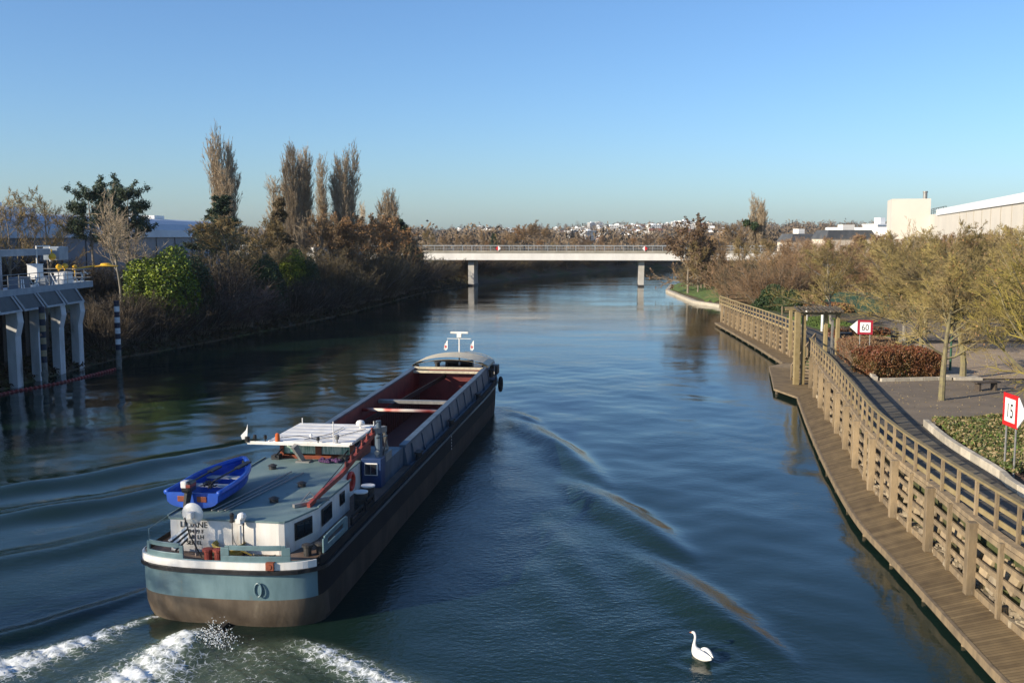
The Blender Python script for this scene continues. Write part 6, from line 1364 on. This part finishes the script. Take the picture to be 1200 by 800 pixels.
# left bank beyond the bridge
for k, (px, y, tp) in enumerate([(498,196,300),(512,204,298),(528,232,302),(545,248,298),(562,262,300),(580,272,298),(600,285,299),(620,298,298),(640,312,299),(660,322,299),(682,336,299),(704,345,298),(726,355,299),(748,366,298),(770,378,298),(795,392,297),(820,402,297)]):
    T("thicket_olive" if k % 2 else "thicket_dark", px, y, tp, "thicket", "brown scrub on the far bank seen under the bridge", "thicket", "scrub on the bank beyond the bridge", wide=1.5, x=min(xat(px, y), float(xl(y))-4))
for k, y in enumerate(np.arange(219, 415, 5.5)):
    x = float(xl(y))-2.8-(k % 3); plant(["thicket_olive", "thicket_dark", "thicket_red"][k % 3], x, y, 4.2+(k*7 % 5)*.7, "thicket", "brown waterline scrub seen under the bridge", "thicket", "waterline scrub beyond the bridge", 1.3)
for k, (px, y, tp, ky, w) in enumerate([(505,260,268,"olive_bare",1),(520,300,273,"round_bare",1),(535,270,270,"small_bare",1),(548,330,272,"round_bare",1),(565,300,266,"small_bare",1),(580,340,273,"olive_bare",1.2),(602,330,272,"round_bare",1.1),(610,360,263,"orange_leaf",1.2),(626,330,257,"round_bare",1.25),(640,352,262,"round_bare",1.1),(598,345,270,"round_bare",1.2),(655,380,276,"small_bare",1.3),(672,400,277,"round_bare",1.2),(688,380,276,"rust_leaf",1.3),(705,420,275,"red_birch",1.5),(722,400,276,"round_bare",1.2),(742,430,277,"orange_leaf",1.3),(760,430,274,"rust_leaf",1.2),(775,440,276,"round_bare",1.3),(500,220,285,"small_bare",1.3),(515,240,286,"olive_bare",1.3),(590,320,281,"red_birch",1.3),(573,300,280,"orange_leaf",1.1),(632,340,280,"orange_leaf",1.3),(650,345,283,"olive_bare",1.4)]):
    lb = ["small bare tree in the row beyond the bridge", "large rounded bare tree rising above the middle of the bridge"][1 if (px, y) == (626, 330) else 0]
    T(ky, px, y, tp, "bare_tree", lb, "tree", None if (px, y) == (626, 330) else "trees in the row beyond the bridge", w)
T("fir", 578, 280, 273, "fir_tree", "tiny dark fir standing above the bridge railing", wide=.8)

# ------------------------------------------------------------------ trees, right bank
T("rust_leaf", 797, 172, 250, "rusty_tree", "rust-brown leafy tree at the water before the right end of the bridge", wide=.95, x=30.4)
T("rust_leaf", 780, 176, 272, "rusty_tree", "low rust-brown tree overhanging the right bridge pier", wide=.9, x=33.5)
for k, (px, y, tp, ky, w, lb) in enumerate([(812,170,280,"olive_bare",1.0,"olive-brown tree behind the rusty tree on the grassy point"),(826,176,276,"olive_bare",1.1,"olive-brown tree in the middle of the grassy point"),(845,165,290,"red_birch",1.1,"reddish bare tree right of the grassy point"),(838,195,270,"round_bare",1.0,"grey bare tree behind the grassy point"),(858,215,256,"round_bare",.9,"tall grey bare tree left of the lone right-bank poplar"),(868,170,276,"olive_bare",1.0,"olive bare tree below the lone right-bank poplar"),(890,165,278,"olive_bare",1.1,"olive bare tree right below the lone poplar"),(905,152,290,"round_bare",1.0,"brown bare tree above the dark holly")]):
    T(ky, px, y, tp, "bare_tree", lb, wide=w*1.1)
T("poplar_wide", 886, 225, 226, "poplar_tree", "lone bare poplar on the right bank skyline", wide=1.0)
for k, (px, y, z_) in enumerate(((875, 223, 13.4), (884, 222.5, 12.9))):
    rgm = rs(60+k); v, f = leaves(rgm, rgm.normal(0, .30, (2500, 3)), .10, .02); o = link("mistletoe", npmesh("mistletoe", v, f, M_lfdark), loc=(xat(px, y, z_), y, z_)); tag(o, ["dark mistletoe ball in the lone poplar, left one", "dark mistletoe ball in the lone poplar, right one"][k], "mistletoe")
for k, (px, y, tp, ky) in enumerate([(830,140,318,"thicket_red"),(842,136,320,"thicket_red"),(852,134,322,"thicket_red"),(862,138,310,"thicket_olive"),(880,140,312,"thicket_olive"),(845,150,300,"thicket_red"),(870,150,296,"thicket_olive"),(900,145,305,"thicket_olive"),(920,140,308,"thicket_olive"),(856,126,334,"thicket_red"),(880,125,336,"thicket_olive"),(940,150,300,"thicket_red"),(965,150,296,"thicket_red"),(990,150,292,"thicket_red"),(1015,145,292,"thicket_red"),(815,185,300,"thicket_olive"),(835,180,300,"thicket_olive")]):
    T(ky, px, y, tp, "thicket", {"thicket_red": "reddish scrub on the right bank behind the far timber fence", "thicket_olive": "olive scrub on the right bank behind the far timber fence"}[ky], "thicket", {"thicket_red": "reddish scrub on the right bank", "thicket_olive": "olive scrub on the right bank"}[ky], wide=.95)
T("holly_low", 905, 112, 332, "holly_shrub", "dark green spreading evergreen behind the far fence, left one", "shrub", wide=1.2)
T("holly_low", 930, 108, 338, "holly_shrub", "dark green spreading evergreen nearer the lawn", "shrub", wide=1.0)
T("small_bare", 893, 118, 322, "bare_tree", "small crooked bare tree at the far fence")
rg = rs(31)
for k in range(34):
    px = 905+(k*53 % 300)+rg.uniform(-8, 8); y = 118+(k*37 % 90); tp = 280-(px-905)/300*18+rg.uniform(-3, 9)+(4 if y < 140 else 0)
    T("red_birch" if k % 3 else "thicket_red", px, y, tp, "birch_tree" if k % 3 else "thicket", "bare reddish birch in the grove before the white hall" if k % 3 else "reddish scrub in the grove before the white hall", "tree" if k % 3 else "thicket", "birches in the grove before the white hall" if k % 3 else "scrub in the grove before the white hall", wide=1.15)
T("pale_bare", 1068, 128, 252, "bare_tree", "pale twiggy bare tree in front of the tower block of the white hall", wide=.9)
def TP(key, x, y, h, lab, w=1.0, rz=None, nm="street_tree"): return plant(key, x, y, h, nm, lab, "tree", None, w, rz, zoff=.08)
TP("street_a", 29.4, 91.3, 7.9, "round-crowned bare tree alone on the lawn behind the pergola", 1.32)
TP("street_a", 29.9, 75.3, 8.2, "bare tree with thin trunk left of the plaza tree group", 1.26)
TP("street_b", 28.4, 68.7, 8.4, "bare tree with forked trunk in the plaza tree group")
TP("street_b", 21.6, 49.5, 8.0, "slim pale-trunked bare tree on the plaza nearest the curved kerb", 1.09, 2.0)
TP("street_b", 26.1, 57.1, 9.2, "thick-trunked bare tree on a stone base beside the bench", 1.15, 4.0)
TP("street_a", 33.5, 62.0, 9.0, "bare tree behind the thick-trunked plaza tree", 1.26)
TP("street_b", 31.5, 52.0, 8.8, "bare tree at the right frame edge on the plaza", 1.21)
TP("street_a", 37.0, 71.0, 9.0, "bare tree at the back right of the plaza", 1.32)
TP("street_b", 35.0, 84.0, 8.8, "bare tree before the green mesh screen", 1.32)
TP("street_a", 42.5, 80.0, 9.2, "bare tree by the right end of the green mesh screen", 1.38)
TP("street_a", 37.5, 98.0, 8.8, "bare tree far back beyond the lawn on the right", 1.38)
TP("street_b", 46.0, 92.0, 9.4, "bare tree far back at the right before the birches", 1.38)
TP("street_b", 41.0, 60.0, 9.6, "bare tree outside the plaza corner at the right", 1.26)
TP("lichen_big", 20.8, 37.5, 9.6, "near bare tree with yellow lichen branches reaching in from the right", 1.15, 1.2)
TP("lichen_big", 25.8, 44.5, 10.2, "yellow-lichened bare tree behind the near one at the right edge", 1.0, 3.2)
q = MB(); q.box(25.3, 26.9, 56.3, 57.9, 2.45, 2.62); tag(q.build("tree_base", M_stone, bevel=.03), "square stone base round the thick tree trunk", "tree surround")
for k, (px, y, tp) in enumerate([(848,132,330),(835,138,336)]): pass

# far woods: one mass of low crowns
rg = rs(70); nC = 2600; yC = 430+rg.rand(nC)**1.3*1900; xC = (rg.rand(nC)*2-1)*(.75*yC+120); hC = rg.uniform(6, 13, nC); VV = []; FF = []; o_ = 0
keep = (xC < xl(np.minimum(yC, 470))-12) | (xC > xr(np.minimum(yC, 470))+12) | (yC > 500)
xC, yC, hC = xC[keep], yC[keep], hC[keep]; zC = gz(xC, yC)
m_ = 90; d = nrm(rg.normal(size=(len(xC), m_, 3))); d[...,2] = np.abs(d[...,2]); rr_ = (.55+.5*rg.rand(len(xC), m_, 1))
P = np.stack([xC, yC, zC], 1)[:,None,:]+d*rr_*np.stack([hC*.55, hC*.55, hC*.98], 1)[:,None,:]
v, f = leaves(rg, P.reshape(-1, 3), .45, .2, 2.2, up=np.array([[0, 0, .9]])); tag(link("far_woodland", npmesh("far_woodland", v, f, M_twfar)), "far brown winter woodland merging below the town", kind='stuff')
# ivy and grass tufts along the left bank foot
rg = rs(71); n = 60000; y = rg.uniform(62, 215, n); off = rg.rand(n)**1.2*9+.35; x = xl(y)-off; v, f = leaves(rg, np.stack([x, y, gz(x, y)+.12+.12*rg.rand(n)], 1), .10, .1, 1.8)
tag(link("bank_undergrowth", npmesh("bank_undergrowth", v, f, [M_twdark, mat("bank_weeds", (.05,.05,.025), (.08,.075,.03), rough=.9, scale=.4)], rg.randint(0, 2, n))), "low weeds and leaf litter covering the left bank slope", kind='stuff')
rg = rs(72); n = 16000; y = rg.uniform(118, 205, n); off = rg.rand(n)*14+6; x = xr(y)+off; v, f = leaves(rg, np.stack([x, y, gz(x, y)+.12+.15*rg.rand(n)], 1), .10, .1, 1.8)
tag(link("bank_undergrowth", npmesh("bank_undergrowth", v, f, [M_twbrown, M_twred], rg.randint(0, 2, n))), "brown undergrowth behind the right bank", kind='stuff')
# unseen: evergreens added to shade the works, and a bare tree shading the barge
for k, (x, y, h, ky, w) in enumerate(((-52, 46, 9.5, "laurel_dark", 1.3), (-52, 54, 10, "laurel_dark", 1.3), (-53, 62, 9.5, "laurel_dark", 1.3), (-53, 70, 10, "laurel_dark", 1.3), (-51, 38, 9.5, "laurel_dark", 1.3))):
    plant(ky, x, y, h, "shade_evergreen", "dark unseen evergreen added outside the left edge to shade the loading works", "tree", "unseen evergreens added to shade the loading works", w)
plant("small_bare", -41, 12, 18.5, "bare_tree", "tall bare tree on the left bank outside the frame, shading the barge roof", "tree")
# labels that repeat inside a group get their order in the photo
from collections import defaultdict
ORD = ["first","second","third","fourth","fifth","sixth","seventh","eighth","ninth","tenth","eleventh","twelfth","thirteenth","fourteenth","fifteenth","sixteenth","seventeenth","eighteenth","nineteenth","twentieth"]
def ordn(i): return ORD[i] if i < 20 else "%d%s" % (i+1, "tsnrhtdd"[(i+1) % 10::4][:2] if 0 < (i+1) % 10 < 4 else "th")
q = MB(); q.box(-2600, 2600, -250, 2600, -4.5, 75); hz = q.build("haze", None or bpy.data.materials.new("haze_air")); tag(hz, "thin pale winter haze over the river valley", kind='stuff')
hm_ = bpy.data.materials["haze_air"]; hm_.use_nodes = True; hn = hm_.node_tree; hn.nodes.clear(); ho = hn.nodes.new("ShaderNodeOutputMaterial"); hv = hn.nodes.new("ShaderNodeVolumePrincipled")
hv.inputs["Color"].default_value = (.86, .91, 1, 1); hv.inputs["Density"].default_value = .00008; hv.inputs["Anisotropy"].default_value = .2; hn.links.new(hv.outputs[0], ho.inputs["Volume"])
dd_ = defaultdict(list)
for o in COL.objects:
    if o.parent is None and o.get('label'): dd_[o['label']].append(o)
for lb, os_ in dd_.items():
    if len(os_) > 1:
        os_.sort(key=lambda o: o.location.x/max(o.location.y, 1))
        for i, o in enumerate(os_): o['label'] = lb+", "+ordn(i)+" from the left"
